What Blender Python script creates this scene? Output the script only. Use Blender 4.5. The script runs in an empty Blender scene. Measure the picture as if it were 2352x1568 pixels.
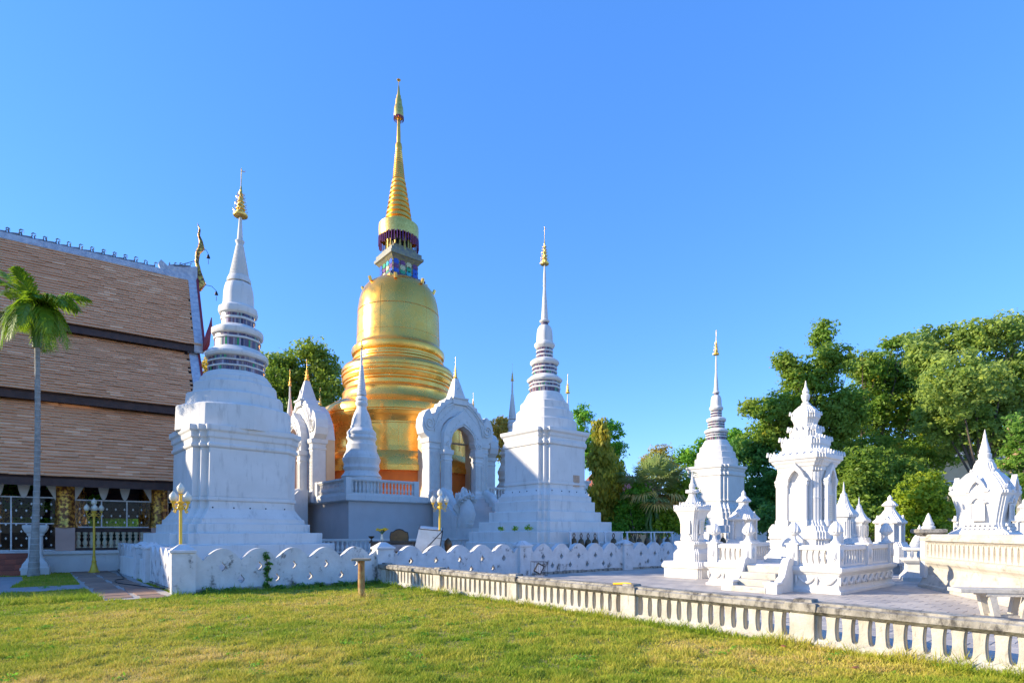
import bpy, math, random
import numpy as np
from math import sin, cos, pi, radians, sqrt, atan2
from mathutils import Vector, Matrix
from mathutils.geometry import tessellate_polygon
random.seed(11); RNG = np.random.default_rng(5)
SC = bpy.context.scene
COL = SC.collection

# ------------------------------------------------------------------ camera
EYE, FOC, CX, HY = 1.6, 1290.0, 1176.0, 1222.0     # eye height, focal length and horizon in survey units (2352 wide)
cam = bpy.data.cameras.new('camera'); cam_o = bpy.data.objects.new('camera', cam); COL.objects.link(cam_o)
cam_o.location = (0, 0, EYE); cam_o.rotation_euler = (radians(90), 0, 0)
cam.sensor_width = 36.0; cam.lens = 36.0 * FOC / 2352.0
cam.shift_y = (HY - 784.0) / 2352.0
cam.clip_start = 0.1; cam.clip_end = 5000
SC.camera = cam_o
# ------------------------------------------------------------------ sky and sun (low sun from the left)
SUN_AZ, SUN_EL = radians(85), radians(20.4)        # azimuth from -Y towards -X
sun_dir = Vector((-sin(SUN_AZ) * cos(SUN_EL), -cos(SUN_AZ) * cos(SUN_EL), sin(SUN_EL)))
W = bpy.data.worlds.new('World'); SC.world = W; W.use_nodes = True
nt = W.node_tree; nt.nodes.clear()
sky = nt.nodes.new('ShaderNodeTexSky'); sky.sky_type = 'NISHITA'; sky.sun_disc = False
sky.sun_elevation = SUN_EL
sky.sun_rotation = atan2(sun_dir.x, sun_dir.y)
sky.air_density = 1.0; sky.dust_density = 0.1; sky.ozone_density = 4.0; sky.altitude = 300
hs = nt.nodes.new('ShaderNodeHueSaturation'); hs.inputs['Saturation'].default_value = 1.42; hs.inputs['Value'].default_value = 2.3
bgn = nt.nodes.new('ShaderNodeBackground'); bgn.inputs['Strength'].default_value = 0.107
wo = nt.nodes.new('ShaderNodeOutputWorld')
gm = nt.nodes.new('ShaderNodeGamma'); gm.inputs[1].default_value = 0.6     # even, hazeless winter sky
nt.links.new(sky.outputs[0], gm.inputs[0]); nt.links.new(gm.outputs[0], hs.inputs['Color']); wb = nt.nodes.new('ShaderNodeMix'); wb.data_type = 'RGBA'; wb.blend_type = 'MULTIPLY'; wb.inputs[0].default_value = 1.0
wb.inputs[7].default_value = (0.535, 0.645, 0.94, 1)          # white balance of the blue sky
nt.links.new(hs.outputs[0], wb.inputs[6]); nt.links.new(wb.outputs[2], bgn.inputs[0]); nt.links.new(bgn.outputs[0], wo.inputs[0])
sl = bpy.data.lights.new('sun', 'SUN'); sl.energy = 3.1; sl.angle = radians(0.6); sl.color = (1.0, 0.87, 0.66)
so = bpy.data.objects.new('sun', sl); COL.objects.link(so)
so.rotation_euler = sun_dir.to_track_quat('Z', 'Y').to_euler()
so.location = (-30, -10, 40)
SC.render.engine = 'CYCLES'
vs = SC.view_settings; vs.view_transform = 'Standard'; vs.look = 'None'; vs.gamma = 1.0; vs.exposure = 1.48; vs.use_curve_mapping = False
SC.cycles.max_bounces = 8; SC.cycles.diffuse_bounces = 4; SC.cycles.transmission_bounces = 6; SC.cycles.transparent_max_bounces = 12

# ------------------------------------------------------------------ helpers
def at(px, d, py=None):
    """survey point -> world (x, y, z) at distance d"""
    return ((px - CX) / FOC * d, d, EYE if py is None else EYE + (HY - py) / FOC * d)
def zz(py, d): return EYE + (HY - py) / FOC * d

def tag(o, label=None, cat=None, group=None, kind=None):
    if label: o['label'] = label
    if cat: o['category'] = cat
    if group: o['group'] = group
    if kind: o['kind'] = kind
    return o
def thing(name, label, cat, loc=(0, 0, 0), rot=0, group=None):
    o = bpy.data.objects.new(name, None); COL.objects.link(o)
    o.location = loc; o.rotation_euler = (0, 0, radians(rot)); o.empty_display_size = 0.2
    return tag(o, label, cat, group)
def copy_tree(o, parent=None):
    c = o.copy(); COL.objects.link(c); c.parent = parent
    for ch in list(o.children): copy_tree(ch, c)
    return c
def put(name, me, parent=None, loc=(0, 0, 0), rz=0, scale=None, rot=None):
    o = bpy.data.objects.new(name, me); COL.objects.link(o); o.parent = parent
    o.location = loc; o.rotation_euler = rot if rot else (0, 0, rz)
    if scale: o.scale = scale if not isinstance(scale, (int, float)) else (scale,) * 3
    return o

class MB:
    def __init__(s): s.v = []; s.f = []; s.t = []
    def add(s, verts, faces, tint=None):
        b = len(s.v); s.v.extend(verts); s.f.extend([tuple(i + b for i in f) for f in faces])
        s.t.extend([random.random() if tint is None else tint] * len(verts)); return s
    def bx(s, x0, y0, z0, x1, y1, z1, tint=None):
        v = [(x0,y0,z0),(x1,y0,z0),(x1,y1,z0),(x0,y1,z0),(x0,y0,z1),(x1,y0,z1),(x1,y1,z1),(x0,y1,z1)]
        return s.add(v, [(0,3,2,1),(4,5,6,7),(0,1,5,4),(1,2,6,5),(2,3,7,6),(3,0,4,7)], tint)
    def box(s, c, size, rz=0, tint=None, M=None):
        hx, hy, hz = (a / 2 for a in size); v = []
        for z in (-hz, hz):
            for x, y in ((-hx,-hy),(hx,-hy),(hx,hy),(-hx,hy)):
                p = Vector((x, y, z))
                if M: p = M @ p
                elif rz: p = Vector((x*cos(rz)-y*sin(rz), x*sin(rz)+y*cos(rz), z))
                v.append((p.x+c[0], p.y+c[1], p.z+c[2]))
        return s.add(v, [(0,3,2,1),(4,5,6,7),(0,1,5,4),(1,2,6,5),(2,3,7,6),(3,0,4,7)], tint)
    def rings(s, rr, cap0=True, cap1=True, tint=None):
        n = len(rr[0]); v = [p for r in rr for p in r]; f = []
        for i in range(len(rr) - 1):
            for j in range(n):
                k = (j + 1) % n; f.append((i*n+j, i*n+k, (i+1)*n+k, (i+1)*n+j))
        if cap0: f.append(tuple(range(n - 1, -1, -1)))
        if cap1: f.append(tuple((len(rr)-1)*n + j for j in range(n)))
        return s.add(v, f, tint)
    def lathe(s, prof, n=24, octo=0.0, c=(0, 0), lean=None, cap0=True, cap1=True, ph=0.0, tint=None):
        rr = []
        for r, z in prof:
            ox, oy = lean(z) if lean else (0, 0); ring = []
            for j in range(n):
                a = 2 * pi * j / n
                q = r
                if octo:
                    b = ((a) % (pi / 4)) - pi / 8
                    q = r * (1 - octo + octo * cos(pi / 8) / cos(b))
                ring.append((c[0] + ox + q * cos(a + ph), c[1] + oy + q * sin(a + ph), z))
            rr.append(ring)
        return s.rings(rr, cap0, cap1, tint)
    def sweep(s, prof, plan, lean=None, c=(0, 0), tint=None):
        rr = []
        for h, z in prof:
            ox, oy = lean(z) if lean else (0, 0)
            rr.append([(x + ox + c[0], y + oy + c[1], z) for x, y in plan(h)])
        return s.rings(rr, tint=tint)
    def tube(s, pts, rad, n=7, cap=True, tint=None):
        pts = [Vector(p) for p in pts]; rr = []
        if not isinstance(rad, (list, tuple)): rad = [rad] * len(pts)
        up = Vector((0, 0, 1)); last = None
        for i, p in enumerate(pts):
            t = (pts[min(i+1, len(pts)-1)] - pts[max(i-1, 0)]).normalized()
            if last is None:
                a = up.cross(t)
                if a.length < 0.05: a = Vector((1, 0, 0)).cross(t)
            else: a = last - t * last.dot(t)
            a.normalize(); last = a; b = t.cross(a)
            rr.append([tuple(p + (a * cos(2*pi*j/n) + b * sin(2*pi*j/n)) * rad[i]) for j in range(n)])
        return s.rings(rr, cap, cap, tint)
    def plate(s, outer, holes=(), y0=0.0, y1=0.1, xf=None, tint=None):
        """outline in the x-z plane with holes, thickness along y"""
        def area(l): return sum(l[i][0]*l[(i+1)%len(l)][1]-l[(i+1)%len(l)][0]*l[i][1] for i in range(len(l)))
        loops = [list(outer) if area(outer) > 0 else list(outer)[::-1]]
        for h in holes: loops.append(list(h) if area(h) < 0 else list(h)[::-1])
        flat = [p for l in loops for p in l]; n = len(flat)
        tri = tessellate_polygon([[Vector((p[0], p[1], 0)) for p in l] for l in loops])
        v = [(p[0], y0, p[1]) for p in flat] + [(p[0], y1, p[1]) for p in flat]
        if xf: v = [tuple(xf(Vector(p))) for p in v]
        f = []
        for a, b, c in tri:
            pa, pb, pc = flat[a], flat[b], flat[c]
            if (pb[0]-pa[0])*(pc[1]-pa[1])-(pc[0]-pa[0])*(pb[1]-pa[1]) < 0: b, c = c, b
            f.append((a, b, c)); f.append((a+n, c+n, b+n))
        o = 0
        for l in loops:
            m = len(l)
            for i in range(m):
                j = (i+1) % m; f.append((o+i, o+i+n, o+j+n, o+j))
            o += m
        return s.add(v, f, tint)
    def mesh(s, name, mat, smooth=None):
        me = bpy.data.meshes.new(name); me.from_pydata(s.v, [], s.f)
        if len(s.t) == len(s.v):
            a = me.attributes.new('tint', 'FLOAT', 'POINT'); a.data.foreach_set('value', s.t)
        if mat: me.materials.append(mat)
        if smooth is not None:
            me.shade_smooth(); me.set_sharp_from_angle(angle=radians(smooth))
        me.update(); return me
    def build(s, name, mat, parent=None, smooth=None, bevel=0, loc=(0, 0, 0), rz=0):
        o = put(name, s.mesh(name, mat, smooth), parent, loc, rz)
        if bevel:
            m = o.modifiers.new('bevel', 'BEVEL'); m.width = bevel; m.segments = 2; m.limit_method = 'ANGLE'; m.angle_limit = radians(40)
        return o

def np_obj(name, V, F, mat, parent=None, tint=None, smooth=False):
    """V (n,3), F (m,k) arrays"""
    me = bpy.data.meshes.new(name); k = F.shape[1]
    me.vertices.add(len(V)); me.vertices.foreach_set('co', V.astype(np.float32).ravel())
    me.loops.add(F.size); me.loops.foreach_set('vertex_index', F.astype(np.int32).ravel())
    me.polygons.add(len(F)); me.polygons.foreach_set('loop_start', np.arange(0, F.size, k, dtype=np.int32))
    if tint is not None:
        a = me.attributes.new('tint', 'FLOAT', 'POINT'); a.data.foreach_set('value', tint.astype(np.float32))
    me.update(calc_edges=True); me.validate()
    if mat: me.materials.append(mat)
    if smooth: me.shade_smooth()
    return put(name, me, parent)

def redent(d, n=2, ratio=1.0):
    def plan(h):
        hx, hy = h, h * ratio; q = []; e = min(d, h * 0.55 / (n + 1))
        for i in range(n + 1):
            q.append((hx - i * e, hy - (n - i) * e))
            if i < n: q.append((hx - (i + 1) * e, hy - (n - i) * e))
        return q + [(-x, y) for x, y in q[::-1]] + [(-x, -y) for x, y in q] + [(x, -y) for x, y in q[::-1]]
    return plan
def rect(hx, hy=None):
    hy = hx if hy is None else hy
    return [(hx, -hy), (hx, hy), (-hx, hy), (-hx, -hy)]
def sq(h): return rect(h)
def rectplan(dx, dy):
    return lambda h: rect(dx + h, dy + h)

# ------------------------------------------------------------------ materials
def nodes(m):
    m.use_nodes = True; t = m.node_tree; return t, t.nodes, t.links
def mat(name, c1, c2=None, rough=0.7, metal=0.0, scale=2.0, detail=5.0, lo=0.35, hi=0.65, bump=0.0, bscale=30.0,
        stain=None, stain_amt=0.0, stain_scale=(1.2, 1.2, 0.35), stain_lo=0.55, stain_hi=0.7, tint=None, trans=0.0,
        sub=None, alpha=None, world=False, spec=0.5, tintamt=1.0, rvar=0.0):
    m = bpy.data.materials.new(name); t, N, L = nodes(m); b = N['Principled BSDF']
    b.inputs['Roughness'].default_value = rough; b.inputs['Metallic'].default_value = metal
    b.inputs['Specular IOR Level'].default_value = spec
    co = N.new('ShaderNodeTexCoord'); src = co.outputs['Object']
    if world:
        g = N.new('ShaderNodeNewGeometry'); src = g.outputs['Position']
    def noise(sc, det, vec=None, rgh=0.55):
        n = N.new('ShaderNodeTexNoise'); n.inputs['Scale'].default_value = sc; n.inputs['Detail'].default_value = det
        n.inputs['Roughness'].default_value = rgh; L.new(vec or src, n.inputs['Vector']); return n.outputs['Fac']
    def ramp(fac, lo, hi, a, c):
        r = N.new('ShaderNodeValToRGB'); r.color_ramp.elements[0].position = lo; r.color_ramp.elements[1].position = hi
        r.color_ramp.elements[0].color = (*a, 1); r.color_ramp.elements[1].color = (*c, 1); L.new(fac, r.inputs[0]); return r.outputs[0]
    def mixc(fac, a, c, blend='MIX'):
        x = N.new('ShaderNodeMix'); x.data_type = 'RGBA'; x.blend_type = blend
        for sk, val in ((x.inputs[0], fac), (x.inputs[6], a), (x.inputs[7], c)):
            if hasattr(val, 'links'): L.new(val, sk)
            else: sk.default_value = val if isinstance(val, (int, float)) else (*val, 1)
        return x.outputs[2]
    col = ramp(noise(scale, detail), lo, hi, c1, c2 or c1)
    if tint:
        at_ = N.new('ShaderNodeAttribute'); at_.attribute_name = 'tint'
        r = N.new('ShaderNodeValToRGB'); r.color_ramp.interpolation = 'LINEAR'
        el = r.color_ramp.elements; el[0].position = tint[0][0]; el[0].color = (*tint[0][1], 1); el[1].position = tint[-1][0]; el[1].color = (*tint[-1][1], 1)
        for p, c in tint[1:-1]:
            e = el.new(p); e.color = (*c, 1)
        L.new(at_.outputs['Fac'], r.inputs[0])
        col = mixc(tintamt, col, r.outputs[0], 'MULTIPLY' if tintamt == 1.0 else 'MIX')
    if stain:
        mp = N.new('ShaderNodeMapping'); mp.inputs['Scale'].default_value = stain_scale; L.new(src, mp.inputs[0])
        s = ramp(noise(3.0, 8.0, mp.outputs[0], 0.68), stain_lo, stain_hi, (0, 0, 0), (stain_amt,) * 3)
        col = mixc(s, col, stain)
    L.new(col, b.inputs['Base Color'])
    if rvar:
        rv = ramp(noise(1.4, 6.0), .35, .7, (max(.05, rough - rvar),)*3, (rough + rvar,)*3); L.new(rv, b.inputs['Roughness'])
    if bump:
        bp = N.new('ShaderNodeBump'); bp.inputs['Strength'].default_value = bump; bp.inputs['Distance'].default_value = 0.03
        L.new(noise(bscale, 6.0), bp.inputs['Height']); L.new(bp.outputs[0], b.inputs['Normal'])
    if trans:
        b.inputs['Transmission Weight'].default_value = trans
    if sub:   # thin leaf: part of the light passes through
        tr = N.new('ShaderNodeBsdfTranslucent'); ms = N.new('ShaderNodeMixShader'); ms.inputs[0].default_value = sub
        L.new(col, tr.inputs[0]); out = N['Material Output']
        L.new(b.outputs[0], ms.inputs[1]); L.new(tr.outputs[0], ms.inputs[2]); L.new(ms.outputs[0], out.inputs[0])
    return m

M = {}
M['white'] = mat('white_plaster', (0.70, 0.67, 0.62), (0.64, 0.61, 0.56), 0.75, scale=1.3, bump=0.12, bscale=9,
                 stain=(0.21, 0.195, 0.175), stain_amt=0.6, stain_lo=0.545, stain_hi=0.82, stain_scale=(1.6, 1.6, 0.3))
M['white2'] = mat('white_limewash', (0.70, 0.675, 0.625), (0.64, 0.61, 0.565), 0.75, scale=2.5, bump=0.15, bscale=14,
                  stain=(0.34, 0.31, 0.26), stain_amt=0.55, stain_lo=0.58, stain_hi=0.78, stain_scale=(2.4, 2.4, 0.7))
M['pink'] = mat('terrace_plaster', (0.58, 0.54, 0.51), (0.53, 0.49, 0.46), 0.8, scale=1.0, bump=0.1, bscale=10,
                stain=(0.45, 0.40, 0.35), stain_amt=0.3, stain_lo=0.6, stain_hi=0.85)
M['peach'] = mat('peach_plaster', (0.72, 0.50, 0.30), (0.68, 0.46, 0.27), 0.8, bump=0.1)
M['oldwall'] = mat('mouldy_limewash', (0.70, 0.675, 0.645), (0.58, 0.55, 0.52), 0.85, scale=3.0, bump=0.35, bscale=12, world=True,
                   stain=(0.10, 0.085, 0.07), stain_amt=0.95, stain_lo=0.565, stain_hi=0.67, stain_scale=(1.0, 1.0, 0.8))
M['cap'] = mat('weathered_coping', (0.38, 0.345, 0.28), (0.17, 0.15, 0.12), 0.9, scale=3.0, lo=0.42, hi=0.72, bump=0.5, bscale=18, world=True,
               stain=(0.05, 0.045, 0.04), stain_amt=0.92, stain_lo=0.47, stain_hi=0.64, stain_scale=(2.2, 2.2, 1.2))
M['cream'] = mat('weathered_cream', (0.56, 0.52, 0.44), (0.43, 0.385, 0.305), 0.85, scale=3.0, bump=0.4, bscale=22, world=True,
                 stain=(0.16, 0.13, 0.095), stain_amt=0.8, stain_lo=0.56, stain_hi=0.74, stain_scale=(4.0, 4.0, 0.8))
M['plinth'] = mat('weathered_plinth', (0.56, 0.515, 0.43), (0.47, 0.42, 0.34), 0.85, scale=1.6, bump=0.3, bscale=16,
                  stain=(0.20, 0.175, 0.13), stain_amt=0.75, stain_lo=0.53, stain_hi=0.72, stain_scale=(1.5, 1.5, 2.2))
M['gold'] = mat('gilded_copper', (1.0, 0.53, 0.11), (0.95, 0.44, 0.07), 0.30, 0.85, scale=0.7, bump=0.30, bscale=1.1, rvar=0.10)
M['goldrough'] = mat('gold_leaf', (0.95, 0.62, 0.16), (0.75, 0.45, 0.10), 0.35, 1.0, scale=6.0, bump=0.25, bscale=14)
M['goldpaint'] = mat('gold_paint', (0.80, 0.52, 0.05), (0.70, 0.43, 0.04), 0.4, 0.15, scale=5.0)
M['orange'] = mat('orange_cloth', (0.85, 0.20, 0.02), (0.75, 0.16, 0.02), 0.8, scale=2.0, bump=0.3, bscale=6)
M['mosaic'] = mat('mirror_mosaic', (1, 1, 1), None, 0.18, 0.0, tint=[(0, (0.03, 0.02, 0.06)), (0.3, (0.20, 0.10, 0.12)), (0.5, (0.07, 0.07, 0.14)), (0.68, (0.32, 0.24, 0.20)), (0.85, (0.36, 0.30, 0.36)), (0.97, (0.03, 0.28, 0.08))])
M['dark'] = mat('dark_iron', (0.03, 0.03, 0.035), None, 0.5, 0.5)
M['granite'] = mat('black_granite', (0.012, 0.012, 0.015), (0.03, 0.03, 0.035), 0.15, scale=40)
M['purple'] = mat('purple_fringe', (0.10, 0.03, 0.16), (0.25, 0.05, 0.12), 0.5, scale=8)
M['globe'] = mat('frosted_glass', (0.80, 0.73, 0.58), (0.70, 0.62, 0.46), 0.3, scale=4)
M['wood'] = mat('dark_brown_wood', (0.075, 0.035, 0.025), (0.045, 0.02, 0.015), 0.6, scale=4)
M['redtile'] = mat('red_tile', (0.33, 0.075, 0.035), (0.24, 0.05, 0.025), 0.5, scale=5, tint=[(0, (0.75, 0.75, 0.75)), (1, (1.1, 1.05, 1.0))])
M['rust'] = mat('rusty_pipe', (0.42, 0.30, 0.10), (0.28, 0.10, 0.03), 0.75, scale=7, bump=0.3, bscale=20)
M['concrete'] = mat('grey_concrete', (0.36, 0.35, 0.33), (0.27, 0.26, 0.25), 0.9, scale=3, bump=0.3, bscale=25, world=True)
M['court'] = mat('courtyard_concrete', (0.52, 0.48, 0.42), (0.43, 0.39, 0.34), 0.9, scale=1.0, bump=0.2, world=True)
M['grout'] = mat('tile_joints', (0.42, 0.38, 0.335), (0.34, 0.31, 0.28), 0.9, scale=3, world=True)
M['floortile'] = mat('terrace_tile', (0.50, 0.45, 0.39), (0.42, 0.375, 0.33), 0.62, scale=1.5, world=True, tint=[(0, (0.82, 0.82, 0.84)), (1, (1.1, 1.08, 1.05))], bump=0.15, bscale=25)
M['slab'] = mat('stamped_path', (0.36, 0.22, 0.15), (0.28, 0.17, 0.12), 0.8, scale=4, world=True, tint=[(0, (0.8, 0.8, 0.8)), (1, (1.1, 1.1, 1.05))], bump=0.3, bscale=20)
M['bronze'] = mat('aged_bronze', (0.16, 0.10, 0.05), (0.08, 0.055, 0.035), 0.4, 0.8, scale=6)
M['steel'] = mat('painted_steel', (0.70, 0.70, 0.70), (0.55, 0.53, 0.50), 0.5, 0.2, scale=8)
M['lawn'] = mat('lawn_soil', (0.29, 0.235, 0.045), (0.38, 0.26, 0.085), 0.95, scale=0.55, detail=8, lo=0.38, hi=0.66, world=True, bump=0.6, bscale=40)
M['ground'] = mat('dry_ground', (0.12, 0.13, 0.05), (0.20, 0.16, 0.09), 0.95, scale=0.1, world=True)

def poly(name, pts, z, m, kind='structure', parent=None):
    mb = MB(); n = len(pts)
    a = sum(pts[i][0]*pts[(i+1) % n][1] - pts[(i+1) % n][0]*pts[i][1] for i in range(n))
    if a < 0: pts = pts[::-1]
    mb.add([(x, y, z) for x, y in pts], [tuple(range(n))]); o = mb.build(name, m, parent)
    if kind: o['kind'] = kind
    return o
def pip(pts, x, y):
    """vectorised point in polygon"""
    ins = np.zeros(len(x), bool); n = len(pts)
    for i in range(n):
        (x0, y0), (x1, y1) = pts[i], pts[(i+1) % n]
        if y0 == y1: continue
        c = ((y0 > y) != (y1 > y)) & (x < (x1-x0)*(y-y0)/(y1-y0)+x0); ins ^= c
    return ins

# ------------------------------------------------------------------ ground
WALL0 = Vector((-8.56, 14.6)); WDIR = Vector((4.47, 3.2)).normalized(); WROT = math.degrees(atan2(WDIR.y, WDIR.x))
LDIR = Vector((-2.8, 3.2)).normalized(); LROT = math.degrees(atan2(LDIR.y, LDIR.x))
BAL0 = Vector((-3.95, 17.5)); BDIR = Vector((0.651, -0.759)).normalized(); BROT = math.degrees(atan2(BDIR.y, BDIR.x))
bal_end = BAL0 + BDIR * 18.8
N_ = 48
g = poly('ground', [(1500*cos(2*pi*i/N_), 1500*sin(2*pi*i/N_)) for i in range(N_)], -0.03, M['ground'])
g['label'] = 'flat ground reaching to the horizon'
lawn_pts = [tuple(WALL0), tuple(BAL0), tuple(bal_end), (bal_end.x + 4, -12), (-40, -12), (-40, 26), (-24.5, 18.2), (-17.6, 23.2), (-17.2, 24.3)]
o = poly('lawn', lawn_pts, 0.0, M['lawn']); o['label'] = 'sunlit mown lawn in the foreground, green with straw patches'
path_pts = [(-17.9, 22.7), (-17.0, 24.2), (-11.9, 18.0), (-8.75, 14.5), (-8.4, 13.7), (-9.5, 13.1), (-12.9, 16.8)]
strip_pts = [(-22.0, 13.3), (-21.4, 12.0), (-12.9, 15.0), (-11.8, 16.3), (-13.1, 17.2), (-14.6, 15.9)]
walk_pts = [(-24.0, 18.3), (-17.7, 20.3), (-16.2, 18.6), (-13.9, 15.4), (-11.2, 11.9), (-13.4, 11.2), (-19, 16.0)]
poly('concrete_path', walk_pts, 0.006, M['concrete'])['label'] = 'grey concrete walkway at the left edge of the lawn'
poly('concrete_strip', strip_pts, 0.010, M['concrete'])['label'] = 'narrow grey concrete strip between the grass plots'
po = poly('path', path_pts, 0.014, M['grout']); po['label'] = 'brown stone path along the left wall'
court_pts = [tuple(WALL0 + Vector((0.1, .1))), tuple(WALL0 + WDIR * 24), (40, 60), (-10, 70), (-17.0, 45), tuple(WALL0 + LDIR * 14)]
poly('courtyard', court_pts, -0.012, M['court'])['label'] = 'pale concrete courtyard behind the scalloped wall'
terr_pts = [tuple(BAL0 + Vector((.1, .1))), tuple(bal_end), (60, -12), (60, 60), (24, 42), tuple(WALL0 + WDIR * 24)]
tf = poly('terrace_floor', terr_pts, -0.006, M['grout']); tf['label'] = 'grey tiled floor around the white grave monuments'

def pieces(parent, name, items, meshes, matl, limit=300, zkey=None, stuff_name=None, build_rest=None):
    """items: (key, loc, rot_euler, scale); the largest on view become objects, the rest one joined mesh"""
    items = sorted(items, key=lambda t: t[0])
    for i, (_, loc, rot, sc) in enumerate(items[:limit]):
        put(name, meshes[i % len(meshes)], parent, loc, rot=rot, scale=sc)
    rest = items[limit:]
    if rest:
        V = []; F = []; T = []; b = 0
        for i, (_, loc, rot, sc) in enumerate(rest):
            me = meshes[random.randrange(len(meshes))]
            X = Matrix.LocRotScale(Vector(loc), __import__('mathutils').Euler(rot), Vector(sc or (1, 1, 1)))
            for v in me.vertices: V.append(tuple(X @ v.co)); 
            T += [d.value for d in me.attributes['tint'].data]
            F += [tuple(k + b for k in p.vertices) for p in me.polygons]; b += len(me.vertices)
        me = bpy.data.meshes.new(name + '_field'); me.from_pydata(V, [], F); a = me.attributes.new('tint', 'FLOAT', 'POINT'); a.data.foreach_set('value', T)
        me.materials.append(matl); me.update()
        put(stuff_name or name + '_field', me, parent)['kind'] = 'stuff'

# terrace tiles, laid square with the graves
TS = 0.42
tmesh = []
for i in range(8):
    mb = MB(); t = i / 7; e = TS / 2 - 0.005
    mb.rings([[(-e, -e, -0.004), (e, -e, -0.004), (e, e, -0.004), (-e, e, -0.004)], [(-e, -e, 0.006), (e, -e, 0.006), (e, e, 0.006), (-e, e, 0.006)], [(-e+.006, -e+.006, 0.010), (e-.006, -e+.006, 0.010), (e-.006, e-.006, 0.010), (-e+.006, e-.006, 0.010)]], cap0=False, tint=t)
    tmesh.append(mb.mesh('floor_tile', M['floortile']))
e1 = Vector((cos(radians(40)), sin(radians(40)))); e2 = Vector((-sin(radians(40)), cos(radians(40))))
its = []; bn = Vector((-BDIR.y, BDIR.x))
for i in range(-60, 80):
    for j in range(-60, 80):
        p = e1 * (i * TS) + e2 * ((j + (i % 2) * .5) * TS) + Vector((8, 12))
        if p.y < 4 or p.y > 27 or abs(p.x / p.y) > 1.02 or p.x < -3: continue
        if (p - BAL0).dot(bn) < 0.42: continue
        wn = Vector((-WDIR.y, WDIR.x))
        if (p - WALL0).dot(wn) > -0.35: continue
        its.append((p.length, (p.x, p.y, 0.0), (0, 0, radians(40) + random.uniform(-.01, .01)), None))
pieces(tf, 'floor_tile', its, tmesh, M['floortile'])
# path slabs
smesh = []
for i in range(6):
    mb = MB(); w = random.uniform(.34, .48); h = random.uniform(.24, .34)
    q = [(-w, -h), (w*random.uniform(.8, 1), -h), (w, h*random.uniform(.8, 1)), (-w*.95, h)]
    mb.rings([[(x, y, 0) for x, y in q], [(x*.98, y*.98, .012) for x, y in q]], cap0=False, tint=i / 5); smesh.append(mb.mesh('path_slab', M['slab']))
its = []
for i in range(-20, 20):
    for j in range(-20, 20):
        p = Vector((-12.5, 18)) + LDIR * (i * .92 + (j % 2) * .45) + Vector((LDIR.y, -LDIR.x)) * (j * .66)
        if pip(path_pts, np.array([p.x]), np.array([p.y]))[0]: its.append((p.length, (p.x, p.y, .016), (0, 0, radians(LROT) + random.uniform(-.05, .05)), None))
pieces(po, 'path_slab', its, smesh, M['slab'])

# ------------------------------------------------------------------ scalloped white walls
PITCH = 5.5 / 6
TEAR = [(0, .135), (.035, .07), (.092, 0.0), (.07, -.055), (0, -.12), (-.07, -.055), (-.092, 0.0), (-.035, .07)]
def scallop_z(x, pitch=PITCH, lo=.85, hi=1.17):
    t = ((x / pitch) + .5) % 1.0
    return lo + (hi - lo) * max(0.0, sin(pi * t)) ** .88
def panel(x0, x1, pitch=PITCH, holes=True, n_per=14):
    top = []; x = x0; k = int((x1 - x0) / pitch * n_per)
    xs = sorted(set([round(x0 + (x1-x0) * i / k, 4) for i in range(k+1)] + [round((i+.5)*pitch, 4) for i in range(-1, 60) if x0 < (i+.5)*pitch < x1]))
    pts = [(x, scallop_z(x, pitch)) for x in xs]
    hs_ = []
    if holes:
        for i in range(0, 60):
            c = i * pitch
            if x0 + .2 < c < x1 - .2: hs_.append([(c + a, .675 + b) for a, b in TEAR])
            c = (i + .5) * pitch
            if x0 + .2 < c < x1 - .2: hs_.append([(c + a, .33 + b) for a, b in TEAR])
    mb = MB(); mb.plate([(x0, .09), (x1, .09)] + pts[::-1], hs_, -.11, .11)
    return mb
post_mb = MB(); post_mb.bx(-.27, -.24, 0, .27, .24, 1.06)
post_me = post_mb.mesh('post', M['oldwall'])
cap_mb = MB(); cap_mb.sweep([(-.02, 1.06), (.035, 1.075), (.035, 1.135), (.0, 1.15), (-.17, 1.28), (-.19, 1.29)], rectplan(.27, .24)); cap_me = cap_mb.mesh('cap', M['oldwall'])
def wall_post(parent, x):
    p = put('post', post_me, parent, (x, 0, 0)); put('cap', cap_me, p)
w = thing('scalloped_wall', 'long white scalloped wall with teardrop holes along the far edge of the lawn', 'wall', (*WALL0, 0), WROT)
for i in range(5): wall_post(w, i * 5.5)
for i in range(4):
    mb = panel(.27, 5.23); mb.build('panel', M['oldwall'], w, loc=(i * 5.5, 0, 0))
    mb = MB(); rr = []
    nseg = 26
    for k in range(nseg + 1):
        x = .27 + 4.96 * k / nseg; j = random.uniform(-.015, .02); j2 = random.uniform(-.02, .02)
        rr.append([(x, -.16 + j, -.03), (x, -.155 + j, .07 + j2), (x, -.11, .10 + j2), (x, .11, .10 + j2), (x, .16, .05), (x, .16, -.03)])
    mb.rings(rr); mb.build('footing', M['cap'], w, loc=(i * 5.5, 0, 0))
def side_wall(label, start, length, pitch):
    s = WALL0 + LDIR * start
    t = thing('scalloped_wall', label, 'wall', (s.x, s.y, 0), LROT)
    n = int(length / pitch)
    wall_post(t, length)
    if start > 0: wall_post(t, 0)
    panel(.27, length - .27, pitch).build('panel', M['oldwall'], t)
    mb = MB(); mb.bx(.27, -.14, -.03, length - .27, .14, .08); mb.build('footing', M['cap'], t)
side_wall('short white scalloped wall running back from the corner post beside the brown path', 0, 4.4, .80)
side_wall('white scalloped wall beyond the gap, ending near the gold lamp by the hall', 6.3, 7.2, .80)

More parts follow.
